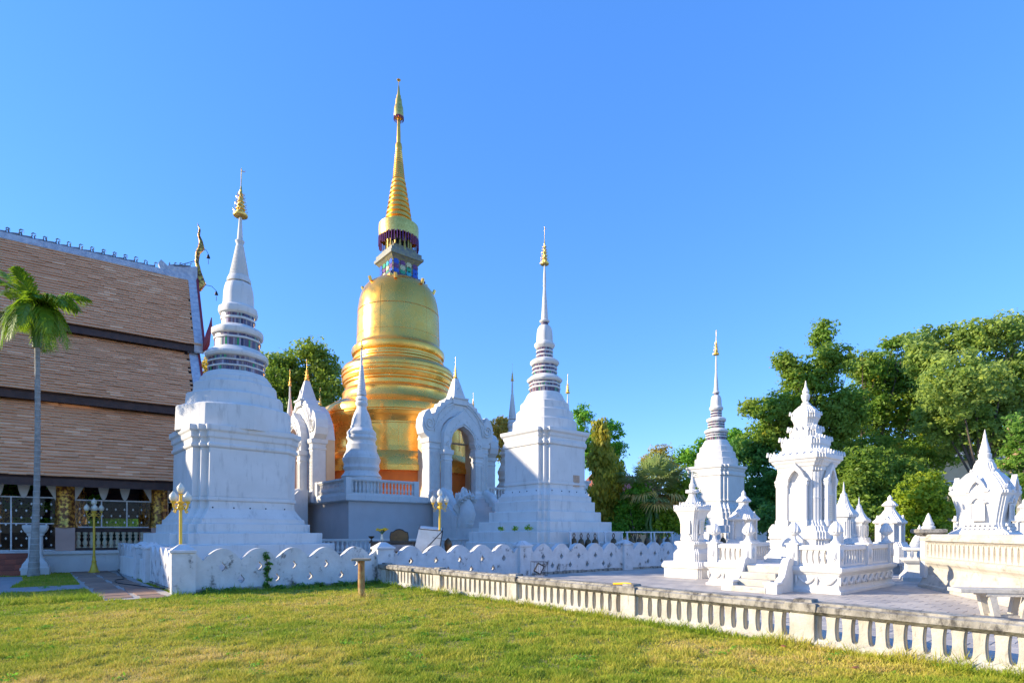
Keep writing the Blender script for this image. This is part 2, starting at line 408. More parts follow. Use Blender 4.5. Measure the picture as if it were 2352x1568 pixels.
# ------------------------------------------------------------------ weathered balustrade in the foreground
b = thing('balustrade', 'low weathered cream balustrade with grey coping between lawn and tiled floor', 'balustrade', (*BAL0, 0), BROT)
posts = [0.12, 3.1, 6.2, 9.45, 12.5, 15.6, 18.7]
def hourglass():
    mb = MB(); L_ = []; n = 10
    for k in range(n + 1):
        t = k / n; z = .10 + .37 * t; wdt = .070 - .021 * sin(pi * t) ** .8 + .026 * max(0, abs(2*t - 1) - .86) / .14; L_.append((wdt, z))
    pts = [(-w_, z) for w_, z in L_] + [(w_, z) for w_, z in L_[::-1]]
    mb.plate(pts, (), -.075, .075)
    pts2 = [(-w_ - .012, z) for w_, z in L_] + [(w_ + .012, z) for w_, z in L_[::-1]]
    mb.plate(pts2, (), -.045, .045)
    return mb
hg_me = hourglass().mesh('baluster', M['cream'])
bp = MB(); bp.bx(-.16, -.13, 0, .16, .13, .50); bp_me = bp.mesh('post', M['cream'])
bc = MB(); bc.sweep([(.0, .46), (.05, .50), (.06, .60), (.05, .615), (-.02, .618), (-.03, .655), (-.04, .66)], rectplan(.15, .14)); bc_me = bc.mesh('cap', M['cap'])
for i, x in enumerate(posts):
    p = put('post', bp_me, b, (x, 0, 0)); put('cap', bc_me, p)
    if i == len(posts) - 1: break
    x0, x1 = x + .16, posts[i+1] - .16; n = max(1, round((x1 - x0) / .197)); st = (x1 - x0) / n
    for k in range(n + 1):
        put('baluster', hg_me, b, (x0 + k * st, 0, 0), scale=(1 if 0 < k < n else .6, 1, 1))
    mb = MB(); rr = []; ns = 16
    for k in range(ns + 1):
        xx = x0 - .0 + (x1 - x0) * k / ns; j = random.uniform(-.006, .006)
        rr.append([(xx, -.09, .445), (xx, -.16 + j, .49), (xx, -.175 + j, .50), (xx, -.172 + j, .575), (xx, -.12 + j, .592), (xx, -.115, .62 + j), (xx, .115, .622 + j), (xx, .172, .575), (xx, .175, .50), (xx, .09, .445)])
    mb.rings([r[::-1] for r in rr]); mb.build('rail', M['cap'], b)
    mb = MB(); rr = []
    for k in range(ns + 1):
        xx = x0 + (x1 - x0) * k / ns; j = random.uniform(-.012, .012)
        rr.append([(xx, -.15 + j, -.03), (xx, -.14 + j, .06), (xx, -.08, .115), (xx, .08, .115), (xx, .14, .06), (xx, .15, -.03)])
    mb.rings([r[::-1] for r in rr]); mb.build('kerb', M['cream'], b)

# ------------------------------------------------------------------ stupas
def band_tiles(name, r, z0, z1, parent, lean=None, octo=0, n=None, width=.075):
    n = n or max(10, int(2 * pi * r / width)); mb = MB(); h = z1 - z0
    mb.lathe([(r * .93, z0), (r * .93, z1)], 24, octo, lean=lean, cap0=False, cap1=False, tint=.02)
    for k in range(n):
        a0 = 2*pi*(k + .08)/n; a1 = 2*pi*(k + .92)/n; t = random.random()
        v = []
        for z in (z0 + h*.04, z1 - h*.04):
            ox, oy = lean(z) if lean else (0, 0)
            for rr_ in (r*.92, r):
                for a in (a0, a1):
                    bb = (a % (pi/4)) - pi/8; q = rr_ * (1 - octo + octo*cos(pi/8)/cos(bb))
                    v.append((ox + q*cos(a), oy + q*sin(a), z))
        mb.add(v, [(2, 3, 7, 6), (0, 2, 6, 4), (1, 5, 7, 3), (4, 6, 7, 5), (0, 1, 3, 2)], t)
    o = mb.build(name, M['mosaic'], parent); o['kind'] = 'stuff'; return o

def finial(parent, r, z0, z1, zt, lean=None, leaves=7, name='finial'):
    """gold tiered umbrella with leaf spikes, rod and small bird vane"""
    L0 = lean or (lambda z: (0, 0)); mb = MB(); h = z1 - z0; prof = [(r*.2, z0 - h*.01), (r*.95, z0 - h*.03), (r, z0 + h*.02), (r*.7, z0 + h*.06)]
    nt_ = 7
    for k in range(nt_):
        t0 = .06 + .9 * k / nt_; t1 = .06 + .9 * (k + 1) / nt_; ra = r * (.62 * (1 - t0) + .05)
        prof += [(ra * 1.15, z0 + h * t0), (ra * 1.2, z0 + h * (t0 + .02)), (ra * .82, z0 + h * (t0 + .05)), (ra * .75, z0 + h * (t1 - .005))]
    prof += [(r*.06, z1), (r*.05, zt)]
    mb.lathe(prof, 14, lean=lean)
    for k in range(leaves):
        t = .02 + .8 * k / leaves; ra = r * (.75 * (1 - t) + .08)
        for j in range(8):
            a = 2*pi*(j + .5*(k % 2))/8; z = z0 + h*t; ox, oy = L0(z)
            p = Vector((ox + ra*cos(a), oy + ra*sin(a), z)); d = Vector((cos(a), sin(a), 0))
            mb.tube([p, p + d*r*.16 + Vector((0, 0, -h*.005)), p + d*r*.22 + Vector((0, 0, h*.05))], [r*.05, r*.06, r*.005], 4)
    f = mb.build(name, M['goldrough'], parent, smooth=40)
    ox, oy = L0(zt); s = max(r*.35, .06); mb = MB(); z = zt - s
    mb.tube([(ox, oy, z - s*.4), (ox + s*.5, oy, z), (ox + s*1.3, oy, z + s*.1), (ox + s*1.6, oy, z + s*.7)], [s*.05, s*.28, s*.22, s*.04], 6)
    mb.tube([(ox + s*.4, oy, z), (ox + s*.1, oy, z + s*.5), (ox - s*.1, oy, z + s*.7), (ox - s*.5, oy, z + s*.65)], [s*.15, s*.12, s*.13, s*.02], 6)
    mb.build('bird_vane', M['steel'], f, smooth=60)
    return f

def stupa(name, label, loc, rot, k, base, drum, upper, fin, leanv=(0, 0), d_frac=.12, octo=.55, group=None, dots=True):
    """base/drum/upper are (half-width, survey y); k metres per survey unit"""
    t = thing(name, label, 'stupa', (*loc, 0), rot, group)
    Z = lambda y: EYE + (HY - y) * k
    z_lo, z_hi = Z(1250), Z(fin[3])
    c_, s_ = cos(-radians(rot)), sin(-radians(rot)); lx, ly = leanv[0]*c_ - leanv[1]*s_, leanv[0]*s_ + leanv[1]*c_
    lean = lambda z: (lx * (z - z_lo)/(z_hi - z_lo), ly * (z - z_lo)/(z_hi - z_lo))
    hmain = [h for nm, h, y in base if nm == 'body'][0] * k / 1.245; d = hmain * d_frac; plan = redent(d)
    groups = []
    for nm, h, y in base:
        z = max(Z(y), -.05); hh = h * k / 1.245 + (0 if nm != 'body' else 0)
        if groups and groups[-1][0] == nm: groups[-1][1].append((hh, z))
        else: groups.append((nm, [(hh, z)]))
    for nm, pr in groups:
        pr = sorted(pr, key=lambda q: 0) ; pr = pr[::-1]
        MB().sweep(pr, plan, lean).build(nm, M['white'], t, bevel=.02)
    mo = [(h, y) for nm, h, y in base if nm == 'moulding'][4]; hz_ = mo[0]*k/1.245; zd = Z(mo[1]) + .03
    dot = MB().lathe([(.028, 0), (.028, .012)], 8).mesh('drain_hole', M['dark'])
    for f_ in (0, 3):
        for i in range(5):
            u = (-.9 + .45*i)*(hz_ - 2*d) if i in (0, 4) else (-.8 + .4*i)*(hz_ - 2*d); a = f_*pi/2; x, y = u, -hz_ - .002 + .004
            ox, oy = lean(zd); put('drain_hole', dot, t, (x*cos(a) - y*sin(a) + ox, x*sin(a) + y*cos(a) + oy, zd), rot=(pi/2, 0, a))
    for i in range(0, len(drum), 1):
        pr = [(r * k, Z(y)) for r, y in drum[i]]
        MB().lathe(pr, 48, octo, lean=lean).build('drum_tier', M['white'], t, smooth=28, bevel=.012)
    for kind, nm, pr in upper:
        if kind == 'm': band_tiles('mosaic_band', pr[0] * k, Z(pr[1]), Z(pr[2]), t, lean, octo, width=max(.06, pr[0]*k*.085))
        else: MB().lathe([(r * k, Z(y)) for r, y in pr], 40, octo if nm in ('bell', 'disc', 'ring') else 0, lean=lean).build(nm, M['white'], t, smooth=32)
    finial(t, fin[0]*k, Z(fin[1]), Z(fin[2]), Z(fin[3]), lean)
    return t
def cone(r0, y0, r1, y1, n, amp=.10):
    pr = []
    for i in range(n):
        a, b_, c_ = i/n, (i+.55)/n, (i+1)/n
        ra = r0 + (r1-r0)*a; rb = r0 + (r1-r0)*c_
        pr += [(ra*(1-amp), y0+(y1-y0)*a), (ra*1.0, y0+(y1-y0)*(a+.15/n)), (ra*.99, y0+(y1-y0)*b_), (rb*(1-amp), y0+(y1-y0)*(b_+.2/n))]
    return pr
def torus(r, y0, y1): return [(r*.9, y0), (r*.985, y0+(y1-y0)*.15), (r, y0+(y1-y0)*.5), (r*.985, y0+(y1-y0)*.85), (r*.9, y1)]
def c3(cy): return 367.4 + cy*.3124
def r1(cy): return 489.9 + cy*.2734
# left stupa ------------------------------------------------------
k1 = 22/1290
base1 = [('cornice', 143.7, 999.5), ('cornice', 143.7, 1010), ('cornice', 139, 1014), ('cornice', 139, 1024), ('cornice', 135, 1027), ('cornice', 135, 1036), ('cornice', 138, 1038), ('cornice', 138, 1043), ('cornice', 133.5, 1046),
 ('body', 133, 1046), ('body', 133, 1147.5), ('moulding', 135.6, 1147.5), ('moulding', 136.5, 1155), ('moulding', 131, 1157), ('moulding', 133.5, 1168), ('moulding', 134, 1172), ('moulding', 142, 1183), ('moulding', 150, 1193),
 ('plinth', 154, 1193), ('plinth', 154.5, 1203.5), ('plinth', 166, 1204), ('plinth', 166, 1223), ('plinth', 192, 1223.4), ('plinth', 192, 1246.5), ('plinth', 218, 1247), ('plinth', 218, 1274), ('plinth', 238, 1274.5), ('plinth', 238, 1330)]
drum1 = [[(123, 1003), (122, 952), (119, 948.5)], [(105, 949), (103, 921), (100, 918)], [(91, 918.5), (88, 894), (85, 891)], [(79, 891.5), (77, 880), (74, 877)], [(72, 877.5), (71, 873), (69, 870)], [(67, 870.5), (65, 867), (62, 864)]]
up1 = [('m', '', (60.5, 864.5, c3(1560))), ('w', 'ring', torus(62.5, c3(1563), c3(1547))), ('m', '', (60, c3(1549), c3(1521))), ('w', 'ring', torus(62.5, c3(1522), c3(1507))), ('m', '', (60.5, c3(1508), c3(1484))),
 ('w', 'disc', [(60, c3(1487)), (66, c3(1481)), (68.5, c3(1466)), (68, c3(1452)), (60, c3(1432)), (49.5, c3(1405))]), ('m', '', (49, c3(1408), c3(1349))), ('w', 'ring', torus(51.5, c3(1351), c3(1333))), ('m', '', (49, c3(1336), c3(1312))),
 ('w', 'disc', [(48, c3(1318)), (54, c3(1309)), (56.2, c3(1296)), (56, c3(1274)), (48, c3(1254)), (37.5, c3(1236))]), ('m', '', (35.5, c3(1239), c3(1197))), ('w', 'ring', torus(38, c3(1199), c3(1178))), ('m', '', (36.5, c3(1180), c3(1156))),
 ('w', 'disc', [(36, c3(1160)), (41, c3(1148)), (43, c3(1130)), (41.5, c3(1103)), (35, c3(1087))]),
 ('w', 'bell', [(35, c3(1088)), (33.6, c3(1070)), (32.8, c3(1000)), (31.5, c3(965)), (29.5, c3(938)), (27.5, c3(920)), (24, c3(914))]), ('m', '', (23, c3(918), c3(886))),
 ('w', 'spire', [(23, c3(908)), (25.5, c3(906)), (25, c3(885)), (22, c3(862))] + cone(21, c3(860), 8.1, c3(632), 21, .045) + [(7.2, c3(625)), (8.2, c3(615)), (10, c3(600)), (9.6, c3(596)), (6.3, c3(596)), (5.2, c3(530)), (3, c3(425))])]
cL = at(536, 22)
stupa('stupa', 'nearest white stupa with mosaic bands, beside the tiled hall roof', (cL[0], cL[1]), 43, k1, base1, drum1, up1, (16, c3(408), c3(190), c3(62)), leanv=(0.32, 0.0))
# right of centre -------------------------------------------------
k2 = 26.5/1290
c8 = lambda cy: 826.7 + cy*.3321
base2 = [('cornice', 100.5, 997), ('cornice', 100.5, 1004), ('cornice', 95, 1008), ('cornice', 94, 1014), ('cornice', 92, 1016), ('cornice', 92, 1021), ('cornice', 95, 1023), ('cornice', 95, 1031), ('cornice', 91.3, 1033),
 ('body', 91, 1033), ('body', 91, 1110.5), ('moulding', 93, 1110.5), ('moulding', 93.5, 1117), ('moulding', 90, 1119), ('moulding', 91, 1127), ('moulding', 96, 1134), ('moulding', 101, 1142),
 ('plinth', 104, 1142), ('plinth', 104, 1154), ('plinth', 111, 1154.4), ('plinth', 111, 1176.5), ('plinth', 123, 1177), ('plinth', 123, 1198.5), ('plinth', 144, 1199), ('plinth', 144, 1220), ('plinth', 164, 1220.5), ('plinth', 164, 1243.5), ('plinth', 170, 1244), ('plinth', 170, 1330)]
drum2 = [[(74, 1000), (73, 972), (71, 969.5)], [(66.5, 970), (65, 950), (63, 947.5)], [(57, 948), (55.5, 930), (53, 927.5)], [(49, 928), (47.5, 921), (46, 918.5)], [(45, 919), (42, 911), (38, 905)]]
up2 = [('m', '', (35.5, 905, r1(1483))), ('w', 'ring', torus(37, r1(1486), r1(1468))), ('m', '', (35.3, r1(1470), r1(1450))), ('w', 'ring', torus(36.6, r1(1453), r1(1438))), ('m', '', (35.3, r1(1440), r1(1422))),
 ('w', 'disc', [(35, r1(1428)), (39, r1(1422)), (41, r1(1410)), (40.5, r1(1398)), (34, r1(1378)), (28.5, r1(1366))]), ('m', '', (28.2, r1(1368), r1(1346))), ('w', 'ring', torus(29.6, r1(1348), r1(1333))), ('m', '', (28.2, r1(1335), r1(1313))), ('w', 'ring', torus(29.6, r1(1315), r1(1300))), ('m', '', (28.2, r1(1302), r1(1283))),
 ('w', 'disc', [(27, r1(1288)), (31, r1(1281)), (33.5, r1(1266)), (33, r1(1247)), (27, r1(1233)), (19.5, r1(1222))]), ('m', '', (18.8, r1(1225), r1(1203))), ('w', 'ring', torus(20, r1(1205), r1(1190))), ('m', '', (18.8, r1(1192), r1(1170))), ('w', 'ring', torus(20, r1(1172), r1(1157))), ('m', '', (18.8, r1(1158), r1(1138))),
 ('w', 'disc', [(18, r1(1143)), (21, r1(1136)), (24, r1(1115)), (23.4, r1(1098)), (20, r1(1087))]),
 ('w', 'bell', [(19.2, r1(1090)), (18.7, r1(1060)), (18, r1(1005)), (16, r1(968)), (13, r1(950)), (9, r1(943))]), ('m', '', (8.6, r1(945), r1(917))),
 ('w', 'spire', [(9, r1(920)), (11, r1(914)), (11.8, r1(905)), (9, r1(897))] + cone(8.2, r1(895), 3.3, r1(632), 22, .05) + [(3.0, r1(628)), (4.0, r1(605)), (3.1, r1(600)), (3.6, r1(575)), (3.0, r1(520)), (1.4, r1(430))])]
cR = at(1251, 26.5)
s2 = stupa('stupa', 'white stupa with small tan plaque on its body and weeds on its plinth', (cR[0], cR[1]), 41, k2, base2, drum2, up2, (10.4, r1(424), r1(225), r1(112)))
for px, dd, lab, rz in ((1645, 40, 'white stupa rising behind the grave shrines, right of the fan palm', 41),
                    (1304, 51, 'distant stupa whose gold tip shows right of the central white stupa', 41),
                    (735, 56, 'distant stupa with mosaic rings between carved gate and golden chedi', 41)):
    c = copy_tree(s2); q = at(px, dd); c.location = (q[0], q[1], 0); c['label'] = lab
# plaque on the body of the central stupa
hb = 91*k2/1.245
mb = MB(); mb.bx(-.20, -.03, -.26, .20, .0, .26); pl = mb.build('plaque', mat('sandstone', (.62, .42, .28), (.5, .33, .22), .8, scale=8, bump=.3), s2, loc=(.55, -hb - .002, 3.95)); pl['label'] = 'small tan inscribed stone plaque'
mb = MB()
for i in range(9): mb.bx(-.16, -.034, .2 - i*.05, .16 - random.random()*.05, -.03, .215 - i*.05)
mb.build('inscription', mat('inscription_brown', (.35, .2, .12)), pl)['kind'] = 'stuff'
# ------------------------------------------------------------------ golden chedi on its terrace
C0 = Vector((-9.75, 33.0)); TR = 40; SIDE = 15.2
def T2W(x, y): return C0 + e1 * x + e2 * y
ctr = T2W(SIDE/2, SIDE/2); kg = 43.7/1290
Zg = lambda y: EYE + (HY - y)*kg
c6 = lambda cy: 612.4 + cy*.3124
c5 = lambda cy: 153.1 + cy*.3516
ch = thing('golden_chedi', 'tall golden bell-shaped chedi with ringed spire in the middle of the terrace', 'chedi', (ctr.x, ctr.y, 0), TR)
def glathe(name, pr, m='gold', n=64, parent=ch, smooth=30): return MB().lathe([(r*kg, Zg(y)) for r, y in pr], n).build(name, M[m], parent, smooth=smooth)
glathe('cloth_skirt', [(186, 1180), (186, c6(1548))], 'orange')
glathe('base_ring', [(187, c6(1560)), (193, c6(1558)), (193, c6(1524)), (190, c6(1520)), (189, c6(1486)), (186, c6(1470)), (178, c6(1440)), (175, c6(1428)), (160, c6(1418)), (159, c6(1385))])
pr = [(158.5, c6(1388)), (158, c6(1300)), (158, c6(1240)), (160, c6(1238)), (160, c6(1228)), (161, c6(1226)), (164, c6(1198)), (168, c6(1185)), (169.5, c6(1165)), (167, c6(1160)), (167, c6(1152)), (169.5, c6(1148)), (169.5, c6(1120)), (167, c6(1100)), (150, c6(1062)), (133, c6(1036))]
glathe('lower_drum', pr)
glathe('middle_drum', [(131, c6(1042)), (126, c6(1020)), (124, c6(985)), (125, c6(968)), (122, c6(955)), (118, c6(940)), (118, c6(915)), (121, c6(905)), (121, c6(895)), (124, c6(890)), (125.5, c6(868)), (123, c6(864)), (123, c6(852)), (126, c6(848)), (126.5, c6(838)), (124, c6(834)), (124, c6(824)), (126, c6(820)), (126, c6(800)), (122, c6(778)), (108, c6(752))])
glathe('collar', [(104, c6(760)), (101, c6(745)), (101, c6(735)), (103, c6(728)), (103, c6(716)), (99, c6(706)), (99, c6(694)), (103, c6(684)), (105, c6(662)), (104, c6(640)), (97, c6(620)), (94.5, c6(605))])
glathe('bell', [(95, c6(612)), (93.8, c6(590)), (93, c6(500)), (92.5, c6(430)), (91, c6(340)), (88, c6(280)), (84, c6(235)), (78, c6(195)), (70, c6(165)), (58, c6(140)), (48, c6(128))], n=96)
# seams of the gilt sheets on the bell
mb = MB()
for j in range(11):
    a = 2*pi*j/11 + .35
    mb.tube([((r*kg + .004)*cos(a), (r*kg + .004)*sin(a), Zg(y)) for r, y in ((93.9, c6(595)), (93, c6(500)), (92.5, c6(430)), (91, c6(340)), (88, c6(280)), (84, c6(235)))], .010, 4)
mb.lathe([(92*kg + .0, Zg(c6(372))), (92*kg + .014, Zg(c6(370))), (92*kg + .0, Zg(c6(368)))], 64, cap0=False, cap1=False)
rb = 93.5*kg; mb.lathe([(rb, Zg(c6(548)) - .012), (rb + .012, Zg(c6(548))), (rb, Zg(c6(548)) + .012)], 64, cap0=False, cap1=False)
for j in range(26):
    a = 2*pi*j/26 + .1
    mb.tube([((r*kg + .004)*cos(a), (r*kg + .004)*sin(a), Zg(y)) for r, y in ((158.6, c6(1384)), (158.2, c6(1300)), (158.2, c6(1243)))], .012, 4)
mb.build('sheet_seam', M['gold'], ch)['kind'] = 'stuff'
for j in range(8):
    a = 2*pi*j/8 + .2
    MB().tube([(78*kg*cos(a), 78*kg*sin(a), Zg(c6(190))), (82*kg*cos(a), 82*kg*sin(a), Zg(c6(160)))], .12, 8).build('spout', M['goldrough'], ch, smooth=40)
# harmika
def gbox(name, h, y0, y1, m, parent=ch, h2=None):
    return MB().sweep([(h*kg, Zg(y0)), ((h2 or h)*kg, Zg(y1))], sq).build(name, M[m], parent)
M['harmika'] = mat('glazed_blocks', (.30, .27, .13), (.16, .16, .14), .35, scale=6, detail=2, bump=.2, bscale=12)
M['bluetile'] = mat('blue_glaze', (.03, .03, .10), (.10, .06, .08), .3, scale=12, detail=1)
gbox('harmika_plate', 47.8, c5(1465), c5(1432), 'gold'); gbox('harmika_plate', 44, c5(1432), c5(1410), 'bluetile'); gbox('harmika_plate', 37, c5(1410), c5(1396), 'bluetile', h2=35)
hm = gbox('harmika', 31.6, c5(1400), c5(1305), 'harmika')
mb = MB().sweep([(31.8*kg, Zg(c5(1312))), (38*kg, Zg(c5(1290))), (41*kg, Zg(c5(1284))), (41.5*kg, Zg(c5(1268))), (38*kg, Zg(c5(1262))), (38*kg, Zg(c5(1240))), (30*kg, Zg(c5(1236))), (28*kg, Zg(c5(1205)))], sq); mb.build('harmika_cornice', M['harmika'], ch)
FL = [mat('glaze_' + n_, c, c_, .25, scale=9, detail=2) for n_, c, c_ in (('blue', (.02, .06, .42), (.03, .12, .5)), ('cream', (.55, .50, .22), (.62, .58, .34)), ('green', (.02, .26, .10), (.05, .38, .16)), ('purple', (.12, .03, .10), (.2, .05, .16)), ('teal', (.02, .30, .36), (.05, .42, .45)))]
fm = []
for m_ in FL:
    mb = MB(); n = 16
    out = [(.62*kg*9.0*.62*(1 + .13*cos(8*a))*cos(a), .62*kg*9.0*.62*(1 + .13*cos(8*a))*sin(a)) for a in [2*pi*i/n*1.0 for i in range(n)]]
    out = [(r_*cos(a), r_*sin(a)) for a, r_ in [(2*pi*i/32, .215*(1 + .14*cos(8*2*pi*i/32))) for i in range(32)]]
    mb.plate(out, (), -.05, 0.0); fm.append(mb.mesh('flower_tile', m_))
eye = MB().lathe([(.055, 0), (.05, .02)], 10).mesh('flower_eye', M['harmika'])
hh = 31.6*kg; zb, zt_ = Zg(c5(1398)), Zg(c5(1308)); seq = [0, 1, 2, 3, 4, 1, 0, 2, 3]
for f_ in range(4):
    rz = f_*pi/2
    for r_ in range(3):
        for c_ in range(4):
            lx = (-.75 + .5*c_)*hh; lz = zb + (zt_ - zb)*(.18 + .32*r_); ly = -hh - .002
            x, y = lx*cos(rz) - ly*sin(rz), lx*sin(rz) + ly*cos(rz)
            put('flower_tile', fm[seq[(c_*2 + r_*3 + f_) % 9]], hm, (x, y, lz), rz)
for j in range(16):
    a = 2*pi*j/16
    MB().lathe([(2.9*kg, Zg(c5(1225))), (2.4*kg, Zg(c5(1190))), (2.4*kg, Zg(c5(1130))), (3.4*kg, Zg(c5(1100)))], 8, c=(27*kg*cos(a), 27*kg*sin(a))).build('colonnette', M['goldrough'], ch, smooth=40)
glathe('colonnade_core', [(22, c5(1235)), (22, c5(1090))], 'dark', 24)
mb = MB(); n = 96; rr = []
for (r, y, sc_) in ((45, c5(1050), 0), (45.6, c5(1075), 0), (45, c5(1128), 1), (44, c5(1128), 1), (44.2, c5(1075), 0), (32, c5(1062), 0)):
    rr.append([((r*kg)*cos(2*pi*j/n), (r*kg)*sin(2*pi*j/n), Zg(y + (3.2*abs(sin(2*pi*j/n*12)) if sc_ else 0))) for j in range(n)])
mb.rings(rr[::-1], False, False); mb.lathe([(45*kg, Zg(c5(1050))), (40*kg, Zg(c5(1042))), (30*kg, Zg(c5(1040)))], 48, cap0=False, cap1=False)
mb.build('canopy', M['goldrough'], ch, smooth=35)
mb = MB()
for j in range(44):
    a = 2*pi*j/44; l = 18 + 6*abs(sin(a*6))
    mb.tube([(44.4*kg*cos(a), 44.4*kg*sin(a), Zg(c5(1128))), (44.8*kg*cos(a), 44.8*kg*sin(a), Zg(c5(1128) + l))], .05, 4)
mb.build('fringe', M['purple'], ch)['kind'] = 'stuff'
pr = cone(32, c5(1045), 14.6, c5(742), 9, .13) + cone(14.2, c5(742), 7.6, c5(548), 14, .07) + [(7.2, c5(545)), (8, c5(530)), (6.6, c5(505)), (4.4, c5(503)), (4.5, c5(470)), (3.2, c5(320))]
glathe('spire', pr, 'gold', 40, smooth=45)
f = MB().lathe([(r*kg, Zg(y)) for r, y in ((3, c5(320)), (10.8, c5(332)), (11.2, c5(322)), (10, c5(268)), (9.2, c5(260)), (8.4, c5(262)), (7, c5(216)), (5.6, c5(214)), (4.8, c5(190)), (3.6, c5(188)), (1.5, c5(128)), (.8, c5(125)), (.7, c5(92)))], 24).build('finial', M['goldrough'], ch, smooth=40)
mb = MB()
for j in range(20):
    a = 2*pi*j/20; mb.tube([(10.8*kg*cos(a), 10.8*kg*sin(a), Zg(c5(330))), (11*kg*cos(a), 11*kg*sin(a), Zg(c5(350)))], .03, 4)
mb.build('bells', M['purple'], f)['kind'] = 'stuff'
MB().lathe([(.02, Zg(c5(97))), (.13, Zg(c5(92))), (.16, Zg(c5(88))), (.1, Zg(c5(84))), (.01, Zg(c5(82)))], 10).build('orb', M['goldrough'], f, smooth=60)

# ------------------------------------------------------------------ terrace
ter = thing('chedi_terrace', 'white plastered terrace with turned balusters around the golden chedi', 'terrace', (C0.x, C0.y, 0), TR)
S_ = SIDE; ZF = 3.9
def tb(name, x0, y0, z0, x1, y1, z1, m='white', bev=.02): return MB().bx(x0, y0, z0, x1, y1, z1).build(name, M[m], ter, bevel=bev)
tb('retaining_wall', .28, .28, -.05, S_ - .28, S_ - .28, 3.45, 'pink', 0)
MB().sweep([(-.28, 3.45), (-.10, 3.47), (-.06, 3.5), (0, 3.52), (0, ZF - .08), (-.02, ZF)], lambda h: [(x + S_/2, y + S_/2) for x, y in rect(S_/2 + h)]).build('edge_course', M['white'], ter)
turned = MB().lathe([(.07, 0), (.07, .04), (.045, .06), (.075, .14), (.085, .22), (.055, .34), (.038, .46), (.055, .56), (.04, .60), (.07, .64), (.07, .70)], 10).mesh('baluster', M['white'], 40)
def rail(parent, x0, y0, x1, y1, z, n, bal, h=.70, w=.2, base=.08, top=.16, m='white', posts=True, pw=.32):
    dx, dy = x1 - x0, y1 - y0; L_ = sqrt(dx*dx + dy*dy); a = atan2(dy, dx)
    mb = MB(); mb.bx(0, -w/2 - .02, 0, L_, w/2 + .02, base); mb.build('base_rail', M[m], parent, loc=(x0, y0, z), rz=a)
    mb = MB(); mb.bx(0, -w/2 + .02, base + h, L_, w/2 - .02, base + h + top*.35); mb.bx(-.0, -w/2 - .04, base + h + top*.35 + .001, L_, w/2 + .04, base + h + top); mb.build('top_rail', M[m], parent, loc=(x0, y0, z), rz=a)
    for i in range(n):
        t = (i + .5)/n; put('baluster', bal, parent, (x0 + dx*t, y0 + dy*t, z + base), a)
def post(parent, x, y, z, h, w=.34, m='white', cap=True, rz=0):
    p = MB().bx(-w/2, -w/2, 0, w/2, w/2, h).build('post', M[m], parent, loc=(x, y, z), rz=rz)
    if cap: MB().sweep([(w/2 + .0, h), (w/2 + .04, h + .02), (w/2 + .04, h + .07), (w/2 - .02, h + .09)], sq).build('cap', M[m], p)
    return p
gx0, gx1 = S_/2 - 2.95, S_/2 + 2.95
for (xa, ya), (xb, yb) in (((.34, .18), (gx0, .18)), ((gx1, .18), (S_ - .34, .18)), ((.18, .34), (.18, gx0)), ((.18, gx1), (.18, S_ - .34)), ((S_ - .18, .34), (S_ - .18, gx0)), ((S_ - .18, gx1), (S_ - .18, S_ - .34))):
    rail(ter, xa, ya, xb, yb, ZF, 18, turned)
for x, y in ((.18, .18), (S_ - .18, .18), (.18, S_ - .18), (S_ - .18, S_ - .18), (gx0 + .1, .18), (gx1 - .1, .18), (.18, gx0 + .1), (.18, gx1 - .1)):
    post(ter, x, y, ZF, .96, .34, cap=False)

